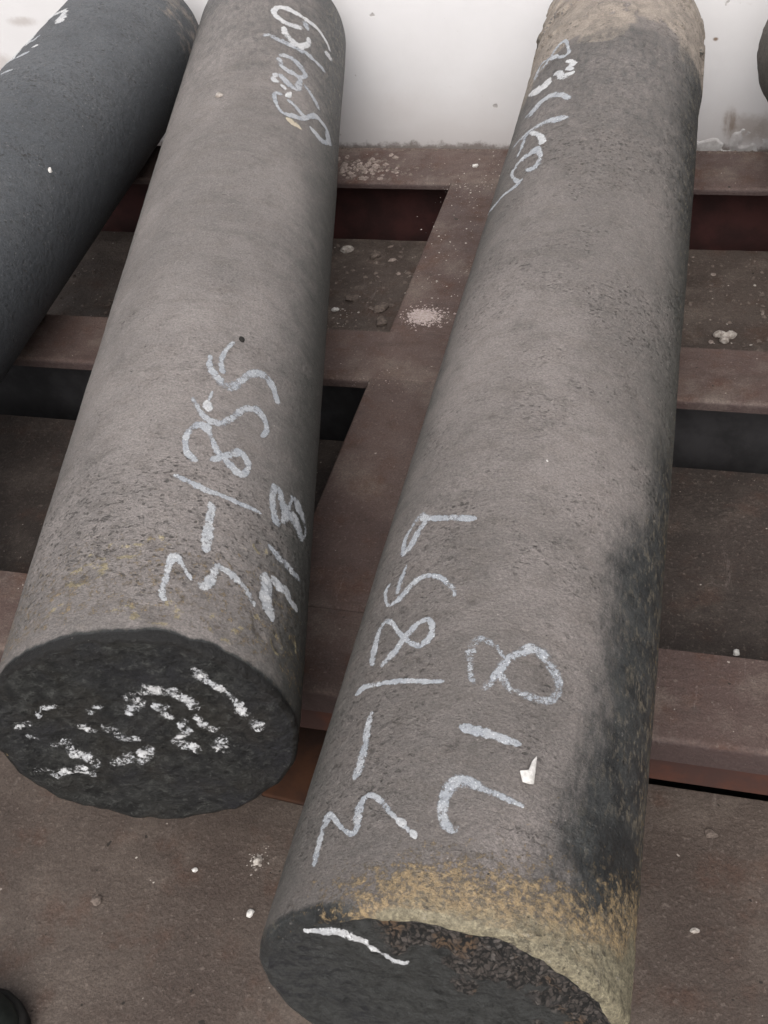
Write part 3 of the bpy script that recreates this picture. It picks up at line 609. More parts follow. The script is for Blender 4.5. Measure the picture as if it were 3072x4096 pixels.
 (1,'eight',0,[(1.8289,-53.95,7.6),(1.8431,-48.04,10.8),(1.8574,-41.6,10.8),(1.8834,-36.43,10.3),(1.8951,-32.14,11.0),(1.8831,-28.51,5.7),(1.8565,-26.24,5.9),(1.8321,-24.45,7.2),(1.8241,-27.18,11.3),(1.8371,-32.43,9.7),(1.8592,-39.41,12.3),(1.8725,-46.75,11.5),(1.8662,-50.79,9.6),(1.8404,-53.47,8.2)]),
 (1,'three',2,[(1.7982,-24.66,9.9),(1.7898,-21.26,9.8),(1.7738,-19.37,14.0),(1.7684,-21.45,11.0),(1.7526,-18.7,8.7)]),
 (1,'three',2,[(1.7442,-16.91,12.2),(1.7404,-20.73,18.3),(1.7404,-24.86,15.1),(1.7653,-27.95,10.8),(1.7672,-31.9,21.5)]),
 (1,'three',3,[(1.763,-33.65,18.4),(1.7581,-36.08,33.7),(1.75,-38.39,36.7),(1.7511,-42.16,24.4),(1.765,-47.2,21.1),(1.7822,-53.69,12.4)]),
 (1,'six',0,[(1.6448,-15.81,11.1),(1.6577,-18.03,9.4),(1.6751,-22.8,12.0),(1.6873,-29.38,16.7),(1.6891,-34.6,17.9),(1.6909,-38.81,17.9),(1.6835,-41.94,14.9),(1.6827,-46.55,11.9),(1.6861,-51.13,6.0)]),
 (1,'six',0,[(1.6846,-37.02,8.9),(1.6731,-39.04,13.6),(1.6698,-43.19,13.0),(1.6695,-46.3,5.9)]),
 (1,'letter_k',0,[(1.5822,-13.27,16.6),(1.5879,-19.63,17.7),(1.5946,-25.54,17.2),(1.5956,-31.52,14.3),(1.5984,-38.14,14.4),(1.6014,-45.61,10.4),(1.6036,-54.91,5.2)]),
 (1,'letter_k',0,[(1.6031,-41.26,11.5),(1.5779,-42.27,9.7),(1.5533,-43.3,7.9),(1.537,-44.96,6.7)]),
 (1,'letter_k',2,[(1.5938,-38.51,7.6),(1.5636,-30.83,8.2),(1.5418,-27.22,10.1),(1.5221,-25.83,10.9)]),
 (1,'letter_g',0,[(1.4686,-33.31,7.3),(1.4565,-27.92,13.0),(1.4705,-25.42,10.2),(1.4918,-25.52,7.7),(1.515,-29.7,14.3),(1.5155,-33.93,16.6),(1.5129,-40.22,13.9),(1.5044,-44.14,12.7),(1.489,-45.08,7.4),(1.4571,-40.07,6.1),(1.4409,-36.31,10.2),(1.438,-33.37,15.0)]),
 (1,'letter_g',0,[(1.4336,-34.57,11.8),(1.4344,-41.0,9.6),(1.4395,-48.7,8.6),(1.4412,-56.81,7.5),(1.4718,-71.4,3.8)]),
 (2,'chalk',2,[(2.0504,-30.04,5.8),(2.0325,-21.02,9.6),(2.0307,-16.78,10.7),(2.0311,-14.35,11.5),(2.0303,-12.21,13.4)]),
 (2,'chalk',2,[(2.0248,-12.88,11.2),(2.0035,-10.89,12.1),(1.986,-9.55,12.3),(1.9669,-8.31,13.6),(1.953,-7.54,8.1)]),
 (2,'chalk',0,[(1.903,-25.46,7.4),(1.8963,-19.19,8.4),(1.9067,-17.42,7.4),(1.9162,-15.51,6.3)]),
 (2,'chalk',2,[(1.8486,-11.52,5.4),(1.8533,-9.9,10.1),(1.8593,-8.36,8.3)]),
 (2,'chalk',0,[(1.8224,-24.43,3.6),(1.8251,-19.76,10.0),(1.8275,-15.35,10.8),(1.8281,-12.38,9.0),(1.8335,-10.7,7.2)]),
 (2,'chalk',2,[(1.8167,-33.97,4.4),(1.8307,-33.98,21.6),(1.8409,-34.03,18.0),(1.8256,-26.54,10.8)]),
 (2,'chalk',0,[(1.7519,-20.45,10.5),(1.7536,-15.97,9.8),(1.754,-12.99,8.0),(1.7558,-10.36,4.6)]),
 (2,'chalk',2,[(2.0379,-34.04,9.6),(2.0401,-30.91,11.5),(2.0296,-24.61,9.6)]),
 (2,'chalk',2,[(1.8845,-23.35,5.5),(1.9207,-26.49,11.1),(1.9505,-27.21,7.5)]),
 (2,'chalk',2,[(1.8217,-23.83,5.4),(1.8553,-27.18,9.1),(1.877,-26.35,5.5)]),
]
END_STROKES=[
 (0,[(0.0713,0.1036,4.6),(0.0751,0.0873,10.7),(0.0841,0.0742,9.5),(0.0934,0.0622,10.2),(0.1007,0.0475,8.3),(0.1029,0.0332,8.6),(0.1109,0.0208,13.0),(0.1145,0.0028,16.0)]),
 (0,[(-0.0077,0.037,13.8),(0.0079,0.0524,10.1),(0.0024,0.0642,14.1),(-0.0032,0.0564,10.7)]),
 (0,[(0.0115,0.0659,11.1),(0.0217,0.0717,15.3),(0.0351,0.0702,16.5),(0.0448,0.0677,13.3),(0.054,0.0556,9.6),(0.0599,0.0437,11.3),(0.062,0.0378,10.9)]),
 (0,[(0.0173,0.0414,10.0),(0.0269,0.0446,13.9),(0.0292,0.0329,12.2),(0.0372,0.0262,13.9)]),
 (0,[(0.0491,0.0277,7.3),(0.0405,0.0141,9.0),(0.0471,0.0045,7.4),(0.0286,-0.0055,11.8),(0.0317,-0.0149,14.1),(0.0416,-0.0191,11.6),(0.0484,-0.0291,10.6)]),
 (0,[(0.0549,0.03,9.2),(0.0631,0.0116,11.4),(0.0782,-0.0005,10.3),(0.0699,-0.0223,15.3),(0.0844,-0.0224,18.0)]),
 (0,[(-0.0265,0.0548,14.1),(-0.0447,0.0469,9.5)]),
 (0,[(-0.0463,0.0356,10.2),(-0.0527,0.0231,11.2),(-0.0419,0.0174,12.0)]),
 (0,[(-0.0363,0.0271,8.4),(-0.0266,0.0172,13.5),(-0.0194,0.0045,14.1),(-0.0114,0.0005,12.1),(-0.0032,0.0011,11.5)]),
 (0,[(-0.0499,-0.0385,12.5),(-0.0355,-0.0401,15.0),(-0.0227,-0.0274,11.6),(-0.018,-0.0373,13.8),(-0.0066,-0.0292,16.5),(0.0026,-0.0147,11.2)]),
 (0,[(-0.1201,0.0292,6.0),(-0.1049,0.0422,11.9),(-0.1003,0.0373,11.4)]),
 (0,[(-0.1145,0.0166,11.9),(-0.1034,0.0063,12.0)]),
 (0,[(-0.1015,-0.0046,5.9),(-0.0877,-0.0046,7.2),(-0.0779,0.0004,7.1),(-0.079,-0.0179,9.7),(-0.0701,-0.0252,12.0),(-0.0621,-0.0356,10.6),(-0.0603,-0.0454,11.4)]),
 (0,[(-0.1294,-0.0408,12.0),(-0.1156,-0.0392,11.3),(-0.1036,-0.0486,12.5),(-0.0894,-0.0453,13.1),(-0.078,-0.045,15.7),(-0.0713,-0.0538,17.3),(-0.0677,-0.0607,13.8)]),
 (0,[(-0.0651,0.0634,6.0),(-0.0852,0.0586,6.1),(-0.0906,0.0449,5.0)]),
 (1,[(-0.0925,0.0981,4.2),(-0.0777,0.1059,8.6),(-0.0639,0.1053,10.4),(-0.0524,0.1036,9.3),(-0.0457,0.0946,9.4),(-0.035,0.0861,8.8),(-0.0262,0.0768,8.3),(-0.0205,0.0747,8.0),(-0.0141,0.0762,4.1)]),
]


def patch(S, T, f, lo, hi, seed): return sstep(lo, hi, fbm(np.sin(T) * 0.15, S * 1.0, np.cos(T) * 0.15, f, 3, seed))
# --- left of the middle pair: grey bar with black cut end
B0 = Bar(0, -0.3501560, -0.2527179, 0.15, 0.565, 2.292, 3, 0.005, 0.012)
tag(B0.root, 'thick grey round steel bar with chalk marks written across its black cut end', 'steel bar', 'round steel bars lying on the rack')
for (ps, deg, pr, dp, asp) in ((0.686, 11.6, 0.0075, 0.0020, 1.3), (0.683, 64, 0.009, 0.0014, 1.0), (0.663, 57, 0.008, 0.0016, 1.0), (0.650, -11.8, 0.008, 0.0022, 1.6), (0.598, 16.4, 0.010, 0.0018, 2.0),
        (0.600, 41, 0.011, 0.0016, 1.2), (0.621, 56, 0.009, 0.0018, 0.9), (0.620, 66, 0.009, 0.0016, 1.0), (0.675, 37.3, 0.006, 0.0014, 1.3), (0.674, -1.8, 0.008, 0.0012, 2.2), (0.723, 52, 0.007, 0.0014, 1.0), (0.643, 77, 0.008, 0.0014, 1.0),
        (0.705, 44, 0.0055, 0.0012, 1.2), (0.633, 33, 0.005, 0.0010, 1.0), (0.612, -20, 0.006, 0.0012, 1.5)):
    B0.pits.append((ps, R_(deg) * 0.15, pr, dp, asp, True))
scatter_pits(B0, 40, (0.60, 0.80), (-60, 85), (0.0022, 0.0040), (0.0005, 0.0011))
scatter_pits(B0, 16, (0.8, 2.2), (-85, 85), (0.0020, 0.0030), (0.0004, 0.0008))
B0.rough = lambda S, T: 0.08 + 0.30 * patch(S, T, 9, 0.1, 0.4, 15) + 0.85 * sstep(0.86, 0.76, S + 0.05 * fbm(S, T, S * 0, 9, 2, 4)) * sstep(0.60, 0.66, S + 0.02 * np.sin(T * 7))
B0.edge = lambda T: 0.0055 * fbm(np.sin(T) * 0.15, np.cos(T) * 0.15, T * 0, 45, 3, 12)
def w0(S, T):
    n = fbm(np.sin(T) * 0.15, S, np.cos(T) * 0.15, 22, 3, 77)
    w = np.zeros(S.shape + (3,), np.float32)
    w[..., 0] = 0.36 * sstep(0.80, 0.64, S) * sstep(0.575, 0.60, S) + 0.15 * sstep(-45, -75, np.degrees(T)) * sstep(0.85, 0.6, S) + 0.10 * n
    w[..., 0] = np.where(S > 0.9, 0, w[..., 0])
    w[..., 1] = 1.6 * sstep(0.581, 0.569, S + 0.010 * n) + 0.46 * sstep(1.45, 2.05, S + 0.08 * n) + 0.15 * sstep(2.12, 2.2, S + 0.05 * n - 0.0006 * np.degrees(T)) + 0.22 * sstep(35, 75, np.degrees(T)) * sstep(0.7, 1.5, S)
    w[..., 2] = 0.12 * n + 0.34 * sstep(0.69, 0.60, S)
    return w
B0.wear = w0
def f0(X, Z):
    d = 0.0060 * fbm(X, Z, X * 0, 22, 4, 61, 0.62) + 0.0030 * fbm(X, Z * 1.6, X * 0, 80, 3, 67, 0.6)
    d = d - 0.006 * np.exp(-(((X + 0.085) / 0.035) ** 2 + ((Z - 0.005) / 0.02) ** 2)) - 0.005 * np.exp(-(((X + 0.02) / 0.05) ** 2 + ((Z + 0.03) / 0.02) ** 2))
    ew = np.zeros(X.shape + (3,), np.float32); r = np.sqrt(X * X + Z * Z) / 0.15
    ew[..., 1] = 0.50 * sstep(0.93, 1.0, r) * sstep(0.0, 0.7, Z / 0.15 + 0.9 * np.maximum(X, 0) / 0.15)
    return d, ew
B0.face = f0
B0.build(M_b0, M_e0)

# --- right of the middle pair: brown grey bar with yellow crust round its crumbled end
B1 = Bar(1, -0.1457548, -0.0233872, 0.1472898, 0.352, 2.190, 8, 0.010, 0.014)
tag(B1.root, 'long brown grey round steel bar with yellow crust round its crumbled near end', 'steel bar', 'round steel bars lying on the rack')
scatter_pits(B1, 40, (0.40, 0.80), (-60, 0), (0.0020, 0.0036), (0.0005, 0.0013))
scatter_pits(B1, 24, (0.80, 2.0), (-80, 60), (0.0020, 0.0030), (0.0004, 0.0010), (0.8, 2.0))
scatter_pits(B1, 8, (0.35, 0.8), (10, 60), (0.0018, 0.0028), (0.0004, 0.0010))
scatter_pits(B1, 90, (0.45, 1.8), (45, 95), (0.0022, 0.0045), (0.0006, 0.0014), (0.6, 1.0))
B1.rough = lambda S, T: 0.08 + 0.45 * sstep(1.35, 1.6, S) * sstep(1.9, 1.85, S) + 0.9 * patch(S, T, 8, 0.0, 0.35, 5) * sstep(0.78, 0.95, S) + 0.6 * sstep(-5, -20, np.degrees(T)) * sstep(0.85, 0.7, S) * sstep(0.39, 0.44, S) + 0.5 * sstep(50, 70, np.degrees(T))
def b1extra(S, T):
    dg = np.degrees(T); lim = 1.90 + 0.03 * np.sin(T * 3 + 1)
    far = sstep(lim, lim + 0.02, S)
    x, z = 0.15 * np.sin(T), 0.15 * np.cos(T)
    flake = sstep(0.05, 0.07, fbm(x, S, z, 11, 4, 91, 0.5)) + 0.5 * sstep(0.20, 0.22, fbm(x, S, z, 18, 3, 95))
    cr = 0.0016 * fbm(x, S, z, 160, 2, 33) * sstep(0.47, 0.40, S - 0.0008 * dg) * sstep(-20, 20, dg)
    return far * (0.0004 + 0.0060 * flake * sstep(1.92, 1.98, S)) + cr
B1.extra = b1extra
B1.edge = lambda T: 0.0075 * np.maximum(fbm(np.sin(T) * 0.15, np.cos(T) * 0.15, T * 0, 30, 4, 12), -0.3) + 0.006 * np.exp(-((T - 1.2) / 0.5) ** 2) * 0
def w1(S, T):
    dg = np.degrees(T); x, z = 0.15 * np.sin(T), 0.15 * np.cos(T)
    n = fbm(x, S, z, 14, 3, 57); w = np.zeros(S.shape + (3,), np.float32)
    reach = 0.352 + 0.012 * sstep(-30, 5, dg) + 0.045 * sstep(15, 75, dg)
    w[..., 0] = 0.47 * sstep(reach + 0.075, reach - 0.005, S + 0.02 * n) * sstep(-38, 0, dg + 6 * n) + 0.34 * sstep(-75, -20, dg) * sstep(0.42, 0.37, S)
    w[..., 0] += 0.46 * sstep(0.364, 0.355, S + 0.014 * n) * sstep(-30, 0, dg) + 0.14 * sstep(0.56, 0.44, S) * sstep(-20, 10, dg) + 0.30 * sstep(66, 82, dg) * sstep(1.5, 0.8, S) + 0.10 * sstep(50, 70, dg) * sstep(1.9, 1.0, S)
    c = 72 - 18 * sstep(0.95, 0.62, S) + 3 * np.sin(S * 23) + 6 * n
    wd = sstep(c - 27, c + 4, dg) * sstep(98, 80, dg) * sstep(1.14, 0.86, S + 0.06 * n) * sstep(0.37, 0.46, S)
    w[..., 1] = 0.90 * wd + 0.36 * sstep(25, 50, dg) * sstep(0.95, 0.75, S) * (1 - wd) * 0.5 + 0.34 * sstep(40, 75, dg) * sstep(1.0, 1.2, S)
    w[..., 1] += 0.30 * sstep(0.55, 0.42, S) * sstep(15, 30, dg) + 0.46 * sstep(1.2, 1.75, S + 0.1 * n)
    w[..., 1] += 1.08 * sstep(0.368, 0.357, S + 0.004 * n) * sstep(-10, -25, dg + 6 * n)
    lim = 1.90 + 0.05 * np.maximum(dg, 0) / 60 - 0.05 * np.maximum(-dg, 0) / 40
    w[..., 2] = 0.12 * n + 0.85 * sstep(lim - 0.05, lim + 0.05, S + 0.12 * n)
    fe = fbm(x, S, z, 11, 4, 91, 0.5); w[..., 1] = w[..., 1] + 0.0
    w[..., 2] -= 0.9 * np.exp(-((fe - 0.055) / 0.010) ** 2) * sstep(1.92, 1.98, S)
    w[..., 1] *= 1 - sstep(lim - 0.02, lim + 0.02, S)
    return w
B1.wear = w1
def f1(X, Z):
    ang = np.degrees(np.arctan2(X, Z)); r = np.sqrt(X * X + Z * Z) / 0.147
    rub = sstep(0.40, 0.62, r + 0.42 * fbm(X, Z, X * 0, 40, 2, 9)) * sstep(-25, -5, ang) * sstep(170, 120, ang)
    d = 0.0050 * fbm(X, Z, X * 0, 30, 4, 71, 0.62) + 0.0030 * fbm(X * 1.0, Z * 2, X * 0, 120, 3, 73)
    d = d + rub * (0.0080 * fbm(X, Z, X * 0, 80, 3, 79, 0.7) + 0.002) - 0.004 * sstep(0.6, 1, r) * rub
    ew = np.zeros(X.shape + (3,), np.float32); ew[..., 0] = rub
    ew[..., 1] = 0.62 * sstep(0.955, 0.99, r) * sstep(-5, 8, ang) * sstep(140, 100, ang)
    return d, ew
B1.face = f1
B1.build(M_b1, M_e1)

# --- far left: dark bar
B2 = Bar(2, -1.0568, -0.0754748, 0.15, 0.70, 2.245, 15, 0.010, 0.016)
tag(B2.root, 'dark blue grey round steel bar at the left with chalk on its far left edge', 'steel bar', 'round steel bars lying on the rack')
scatter_pits(B2, 24, (0.9, 2.2), (-60, 95), (0.0022, 0.0042), (0.0004, 0.0010))
B2.rough = lambda S, T: 0.40 + 0.45 * patch(S, T, 7, 0.0, 0.4, 6)
def w2(S, T):
    dg = np.degrees(T); x, z = 0.15 * np.sin(T), 0.15 * np.cos(T); n = fbm(x, S, z, 12, 3, 58); w = np.zeros(S.shape + (3,), np.float32)
    w[..., 2] = 0.42 * sstep(2.05, 2.20, S + 0.06 * n + 0.05 * sstep(20, 80, dg)) + 0.1 * n
    w[..., 1] = 0.10 * n
    return w
B2.wear = w2
B2.build(M_b2, M_e0)

# --- far right: only its rough far end shows
B3 = Bar(3, 0.690, -0.230, 0.15, 0.60, 2.240, 23, 0.008, 0.022)
tag(B3.root, 'rough dark round steel bar at the right edge, only its far end in view', 'steel bar', 'round steel bars lying on the rack')
B3.rough = lambda S, T: 0.6 + 0 * S
B3.extra = lambda S, T: 0.004 * fbm(0.15 * np.sin(T), S, 0.15 * np.cos(T), 30, 4, 44, 0.6) * sstep(1.9, 2.1, S)
B3.build(M_b3, M_e0)

BARS = {0: B0, 1: B1, 2: B2}
PART = {'letter_g': 'chalk_letter', 'letter_k': 'chalk_letter', 'dash': 'chalk_dash', 'slash': 'chalk_slash', 'dot': 'chalk_dot', 'chalk': 'chalk_mark'}
prev, cur = None, None
for bi, nm, sty, pts in STROKES + [(None, None, 0, [])]:
    if (bi, nm) != prev or nm == 'chalk':
        if cur: BARS[cur[0]].write(PART.get(cur[1], 'chalk_digit'), cur[2])
        cur = (bi, nm, []); prev = (bi, nm)
    if bi is not None: cur[2].append((sty, pts if bi != 2 else [(a, b, w * 1.5) for a, b, w in pts]))
STYLE[6] = (0.24, 0.45, 0.0, 0.0016); STYLE[7] = (0.60, 0.5, 0.0, 0.0010)
for bi, pts in END_STROKES:
    BARS[bi].write('chalk_mark', [(6 if bi == 0 else 7, [(a, b, w * (1.15 if bi == 0 else 1.0)) for a, b, w in pts])], True)

# ------------------------------------------------------------------ loose bits
def lump_mesh(name, size, seed, sub=2, flat=0.6, rough=0.35, mat=None):
    import bmesh
    bm = bmesh.new(); bmesh.ops.create_icosphere(bm, subdivisions=sub, radius=1)
    rg = random.Random(seed); o1 = rg.random() * 90
    P = np.array([v.co[:] for v in bm.verts])
    n = fbm(P[:, 0] + o1, P[:, 1], P[:, 2], 1.1, 3, seed)
    for v, k in zip(bm.verts, n):
        c = v.co * (1 + rough * float(k) * 2); v.co = Vector((c.x * size, c.y * size * (0.6 + 0.4 * rg.random() * 0 + 0.2), max(c.z, -0.5) * size * flat + size * flat * 0.5))
    me = bpy.data.meshes.new(name); bm.to_mesh(me); bm.free(); me.materials.append(mat); return me
def put(name, me, loc, rz, label, cat, group=None, nrm=None):
    o = bpy.data.objects.new(name, me); col.objects.link(o); o.location = loc
    if nrm is not None: o.rotation_euler = (nrm.to_track_quat('Z', 'Y') @ Euler((0, 0, rz)).to_quaternion()).to_euler()
    else: o.rotation_euler = (0, 0, rz)
    tag(o, label, cat, group); return o
# three-lobed white pebble: three lumps fused in one mesh
import bmesh
bm = bmesh.new()
for (dx, dy, s_) in ((-0.009, 0.006, 0.0095), (0.011, 0.003, 0.009), (-0.002, -0.010, 0.008), (0, 0, 0.009)):
    me_t = lump_mesh('t', s_, int(s_ * 1e5) + int(dx * 1e4), 2, 0.8, 0.3, M_white)
    b2 = bmesh.new(); b2.from_mesh(me_t); bmesh.ops.translate(b2, verts=b2.verts, vec=(dx, dy, 0)); tmp = bpy.data.meshes.new('t2'); b2.to_mesh(tmp); b2.free(); bm.from_mesh(tmp)
me = bpy.data.meshes.new('white_pebble'); bm.to_mesh(me); bm.free(); me.materials.append(M_pale)
put('white_pebble', me, (0.033, 1.634, ZF), 0.2, 'pale three-lobed pebble on the dusty deck plate right of the crusted bar', 'pebble')
for args in (
    (0.012, 3, 0.45, M_pale, (-0.691, 1.862, ZF + 0.001), 0.1, 'flat pale stone on the deck plate just right of the left middle bar', 'stone'),
    (0.014, 5, 0.5, M_clod, (-0.625, 1.842, ZF), 0.5, 'brown crumbly clod near the far edge of the deck plate', 'clod'),
    (0.016, 6, 0.35, M_clod, (-0.570, 1.672, ZF), 1.0, 'brown clod beside the long beam, behind the middle crossbeam', 'clod'),
    (0.013, 7, 0.35, M_clod, (-0.560, 1.628, ZF), 2.0, 'dark brown clod against the long beam at the middle crossbeam', 'clod'),
    (0.014, 8, 0.3, M_clod, (-0.634, 1.698, ZF), 0.2, 'thin brown clod in the middle of the deck plate between the bars', 'clod'),
    (0.006, 9, 0.7, M_white, (-0.655, 1.660, ZF), 0.2, 'small white pebble on the deck plate beside the left middle bar', 'pebble'),
    (0.0055, 10, 0.6, M_pale, (-0.668, 1.628, ZF), 0.2, 'small pale pebble near the middle crossbeam beside the left middle bar', 'pebble'),
    (0.0065, 11, 0.5, M_pale, (-0.435, 0.577, ZF), 0.2, 'round pale splat of crumbs on the near floor between the two cut ends', 'splat'),
    (0.0080, 12, 0.4, M_clod, (-0.602, 0.496, ZF), 1.2, 'greyish pebble on the near floor below the black cut end', 'pebble'),
    (0.0050, 13, 0.5, M_white, (-0.423, 0.515, ZF), 1.3, 'small white chip on the near floor left of the crusted bar', 'chip'),
    (0.0035, 14, 0.6, M_white, (-0.504, 0.552, ZF), 0.3, 'tiny white chip on the near floor right below the black cut end', 'chip'),
    (0.0060, 15, 0.6, M_white, (-0.450, 1.985, 0.0), 0.3, 'white bead of plaster on the far crossbeam between the middle bars', 'bead'),
    (0.0050, 16, 0.6, M_white, (0.074, 0.962, ZF), 0.3, 'small white chip on the deck plate behind the near crossbeam at right', 'chip'),
    (0.0045, 17, 0.6, M_white, (-0.079, 1.612, ZF), 0.3, 'tiny white chip touching the right side of the crusted bar', 'chip'),
    (0.0070, 18, 0.4, M_clod, (0.056, 0.701, ZF), 0.1, 'brown flake on the near floor at the right edge', 'flake'),
    (0.0040, 19, 0.5, M_pale, (0.046, 0.586, ZF), 0.1, 'tiny pale crumb low on the near floor right of the crusted bar', 'crumb')):
    s_, sd_, fl, mt, loc, rz, lab, cat = args
    put(cat if cat != 'splat' else 'crumb_splat', lump_mesh(cat, s_, sd_, 2, fl, 0.4, mt), loc, rz, lab, cat)
# splat: a low ragged disc of crumbs under the lump above
# white folded flake standing on the crusted bar
p0, n0 = B1.point(0.4855, 22.7)
fl = [(-0.0063, -0.001, 0.0006), (-0.001, 0.0005, 0.0030), (0.0005, 0.009, 0.0028), (0.0027, 0.0135, 0.0036), (0.0046, 0.002, 0.0008), (0.0050, -0.007, 0.0004), (0.0015, -0.0095, 0.0026), (-0.0030, -0.0085, 0.0008), (0.0012, -0.002, 0.0050)]
fa = [(0, 8, 1), (0, 7, 8), (1, 8, 2), (2, 8, 3), (8, 4, 3), (8, 5, 4), (8, 6, 5), (7, 6, 8)]
vv = np.array(fl) * 1.1; th_ = 0.0010
V2 = np.concatenate([vv, vv - [0, 0, th_]]); F2 = fa + [(c + 9, b + 9, a + 9) for a, b, c in fa]
fo = link_mesh('white_flake', V2, np.array(F2), M_white, None, False)
fo.location = p0 + n0 * 0.001; fo.rotation_euler = (n0.to_track_quat('Z', 'Y')).to_euler()
q_ = n0.to_track_quat('Z', 'Y'); 
xax = Vector((1, 0, 0)) - n0 * n0.x; xax.normalize(); yax = n0.cross(xax); fo.rotation_euler = Matrix((xax, yax, n0)).transposed().to_euler()
tag(fo, 'folded white flake stuck on the crusted bar beside the chalk 2', 'flake')
for sa, dg, sz, mt, bar, lab in ((0.8377, 11.0, 0.0018, M_white, B1, 'tiny white chip halfway along the crusted bar'), (1.505, 56.2, 0.0048, M_white, B2, 'small white chip on the flank of the dark left bar'),
        (1.691, -6.0, 0.0075, M_pale, B0, 'pale stone chip lying on the far half of the grey bar'), (1.0383, 31.2, 0.0045, M_pit, B0, 'small black flake on the grey bar above the upper chalk 5')):
    p, n = bar.point(sa, dg, -0.001)
    put('chip', lump_mesh('chip', sz, int(sa * 100), 2, 0.5, 0.4, mt), p, 0.4, lab, 'chip', None, n)

def grains(name, n, gen, mat, label, seed):
    """loose grit: many tiny flattened crumbs in one mesh"""
    rg = random.Random(seed); V, F = [], []
    base = [(1, 0, 0), (0.3, 0.9, 0), (-0.8, 0.55, 0), (-0.75, -0.6, 0), (0.35, -0.9, 0), (0.1, 0.0, 0.8)]
    for _ in range(n):
        x, y, z, s_, nn = gen(rg); a = rg.random() * 6.28; ca, sa_ = math.cos(a), math.sin(a); st = rg.uniform(0.5, 1.0)
        b = len(V)
        for (u, v, w) in base:
            u, v = u * rg.uniform(0.7, 1.2) * s_, v * rg.uniform(0.7, 1.2) * s_ * st
            V.append((x + u * ca - v * sa_, y + u * sa_ + v * ca, z - 0.0003 + w * s_ * rg.uniform(0.5, 0.9)))
        F += [(b + k, b + (k + 1) % 5, b + 5) for k in range(5)]
    o = link_mesh(name, np.array(V), np.array(F), mat, None, False)
    return tag(o, label, kind='stuff')
def ex(rg, lo, hi): return lo + (hi - lo) * rg.random() ** 3.2
grains('grit', 3200, lambda r: (r.uniform(-1.6, 0.35), r.uniform(yD + 0.01, yB - 0.03), ZF + 0.0008, ex(r, 0.0008, 0.0075), 0), M_clod, 'brown grit on the far deck plate', 1)
grains('pale_grit', 600, lambda r: (r.uniform(-1.4, 0.35), yD + 0.012 + (yB - yD - 0.05) * (r.random() ** 1.4), ZF + 0.0008, ex(r, 0.0006, 0.0035), 0), M_pale, 'pale grit on the far deck plate', 2)
grains('pale_grit', 260, lambda r: (r.uniform(-1.0, 0.5), r.uniform(0.1, 0.74), ZF, ex(r, 0.0005, 0.0022), 0), M_pale, 'pale specks on the near floor', 3)
grains('grit', 500, lambda r: (r.uniform(-1.0, 0.5), r.uniform(0.1, 0.74), ZF, ex(r, 0.0005, 0.0024), 0), M_clod, 'brown specks on the near floor', 4)
grains('pale_grit', 160, lambda r: (r.uniform(-1.0, 0.4), r.uniform(yG + 0.01, yE - 0.03), ZF + 0.0005, ex(r, 0.0005, 0.0024), 0), M_pale, 'pale specks on the middle deck plate', 5)
def onbeam(r):
    y0, y1 = r.choice(((yB + 0.01, yA - 0.004), (yE + 0.01, yD), (yH + 0.01, yG)))
    return (r.uniform(-1.2, 0.3), r.uniform(y0, y1), 0, ex(r, 0.0005, 0.0022), 0)
grains('grit', 900, onbeam, M_clod, 'brown crumbs on the crossbeams', 26)
grains('pale_grit', 260, onbeam, M_pale, 'pale specks on the crossbeams', 6)
grains('grit', 420, lambda r: (-0.68 + r.gauss(0, 0.07), min(yA - 0.006, max(yB + 0.012, 1.975 + r.gauss(0, 0.028))), 0, ex(r, 0.001, 0.0070), 0), M_clod, 'flaky dirt heaped on the far crossbeam beside the left middle bar', 7)
grains('pale_grit', 260, lambda r: (-0.435 + r.gauss(0, 0.035), min(yA - 0.006, max(yB - 0.3, 1.93 + r.gauss(0, 0.07))), 0, ex(r, 0.0006, 0.0028), 0), M_pale, 'pale crumbs on the far crossbeam left of the crusted bar', 8)
grains('pale_grit', 120, lambda r: (-0.43 + r.gauss(0, 0.03), 1.62 + r.gauss(0, 0.09), 0, ex(r, 0.0006, 0.0028), 0), M_pale, 'pale crumbs on the long beam', 9)
grains('pale_grit', 70, lambda r: (-0.445 + r.gauss(0, 0.03), 1.325 + r.gauss(0, 0.02), 0, ex(r, 0.0005, 0.0018), 0), M_powder, 'pale dust where the long beam meets the middle crossbeam', 10)
grains('grit', 1500, lambda r: (r.uniform(-1.4, 0.3), yA - 0.003 - abs(r.gauss(0, 0.004)), 0, ex(r, 0.001, 0.0050), 0), M_clod, 'row of dirt crumbs along the back edge of the far crossbeam', 14)
grains('pale_grit', 60, lambda r: (-0.435 + r.gauss(0, 0.006), 0.577 + r.gauss(0, 0.007), ZF, ex(r, 0.0008, 0.0028), 0), M_pale, 'crumbs of the pale splat on the near floor', 12)
grains('pale_grit', 90, lambda r: (-0.655 + r.gauss(0, 0.025), 1.625 + r.gauss(0, 0.025), ZF, ex(r, 0.0008, 0.0040), 0), M_pale, 'cluster of pale crumbs on the far deck plate', 13)
grains('grit', 150, lambda r: (r.uniform(-1.3, 0.35), r.uniform(yD + 0.01, yB - 0.04), ZF + 0.0008, r.uniform(0.002, 0.006) * (1.5 if r.random() < 0.2 else 1), 0), M_clod2, 'light brown crumbs scattered on the far deck plate', 31)
grains('grit', 90, lambda r: (-0.675 + r.gauss(0, 0.04), min(yA - 0.01, max(yB + 0.015, 1.972 + r.gauss(0, 0.02))), 0, r.uniform(0.003, 0.010), 0), M_clod2, 'flat light brown flakes on the far crossbeam beside the left middle bar', 32)
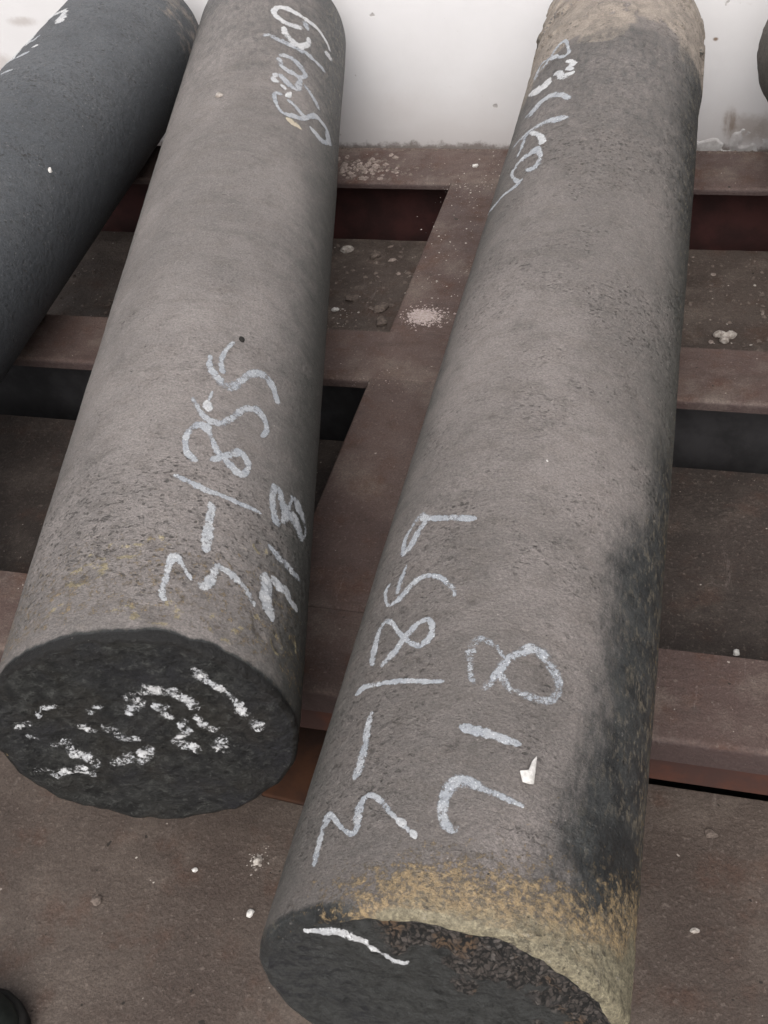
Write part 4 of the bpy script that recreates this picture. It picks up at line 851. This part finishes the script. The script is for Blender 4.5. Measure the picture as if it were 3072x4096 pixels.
# powder heap on the long beam
grains('powder_grains', 1100, lambda r: (-0.440 + r.gauss(0, 0.010), 1.488 + r.gauss(0, 0.008), 0.0, r.uniform(0.0006, 0.0020), 0), M_powder, 'dense heart of the powder heap on the long beam', 21)
pw = grains('powder_grains', 900, lambda r: (-0.438 + r.gauss(0, 0.015) + (0.018 if r.random() < 0.2 else 0), 1.487 + r.gauss(0, 0.013), 0, ex(r, 0.0005, 0.0030), 0), M_powder, 'pinkish white powder and crumbs heaped on the long beam', 11)

# patched plaster at the foot of the wall, right
n = 48; xs = np.linspace(-0.07, 0.16, n * 2); zs = np.linspace(-0.20, -0.085, n); X, Z = np.meshgrid(xs, zs, indexing='ij')
top = -0.128 + 0.026 * np.exp(-((X - 0.035) / 0.045) ** 2) + 0.006 * fbm(X, X * 0, X * 0, 40, 3, 3)
body = sstep(0.006, -0.008, Z - top)
D_ = (0.0005 + 0.0032 * body * (0.7 + 0.6 * fbm(X, Z, X * 0, 30, 4, 12)) - 0.003 * body * sstep(0.05, 0.2, fbm(X, Z, X * 0, 22, 3, 19))) * body - 0.004 * (1 - body)
Vp = np.stack([X, YW - D_, Z], -1).reshape(-1, 3); i, j = np.meshgrid(np.arange(n * 2 - 1), np.arange(n - 1), indexing='ij'); a = (i * n + j).ravel()
pp = link_mesh('plaster_patch', Vp, np.stack([a, a + n, a + n + 1, a + 1], -1), M_plaster, wall, True)

# black rubber boot, only the toe in view at the lower left
boot = tag(empty('boot', (-0.718, 0.222, ZF), R_(-32)), 'black rubber boot toe at the lower left corner of the floor', 'boot')
def boot_part(name, prof, mat):
    V, F = [], []; K = 32
    for (z, sx, sy, cy) in prof:
        for k in range(K):
            a = 2 * math.pi * k / K; c, s_ = math.cos(a), math.sin(a)
            V.append((sx * math.copysign(abs(c) ** 0.85, c), cy + sy * math.copysign(abs(s_) ** 0.85, s_), z))
    L = len(prof)
    for i in range(L - 1):
        for k in range(K): F.append((i * K + k, i * K + (k + 1) % K, (i + 1) * K + (k + 1) % K, (i + 1) * K + k))
    V.append((0, prof[-1][3], prof[-1][0] + 0.002)); t = len(V) - 1
    F += [((L - 1) * K + k, (L - 1) * K + (k + 1) % K, t, t) for k in range(K)]
    me = bpy.data.meshes.new(name); me.from_pydata([tuple(v) for v in V], [], [f if f[2] != f[3] else f[:3] for f in F]); me.materials.append(mat); me.validate()
    me.polygons.foreach_set('use_smooth', np.ones(len(me.polygons), bool))
    o = bpy.data.objects.new(name, me); col.objects.link(o); o.parent = boot; return o
boot.scale = (1.35, 1.15, 1.0)
boot_part('sole', [(0.0, 0.050, 0.145, 0), (0.004, 0.054, 0.150, 0), (0.018, 0.054, 0.150, 0), (0.021, 0.051, 0.147, 0)], M_pit)
boot_part('upper', [(0.019, 0.049, 0.144, 0), (0.035, 0.050, 0.143, 0), (0.052, 0.047, 0.132, -0.006), (0.068, 0.044, 0.112, -0.020), (0.085, 0.043, 0.088, -0.045), (0.12, 0.045, 0.062, -0.075), (0.22, 0.050, 0.058, -0.085), (0.30, 0.055, 0.062, -0.085)], M_boot)
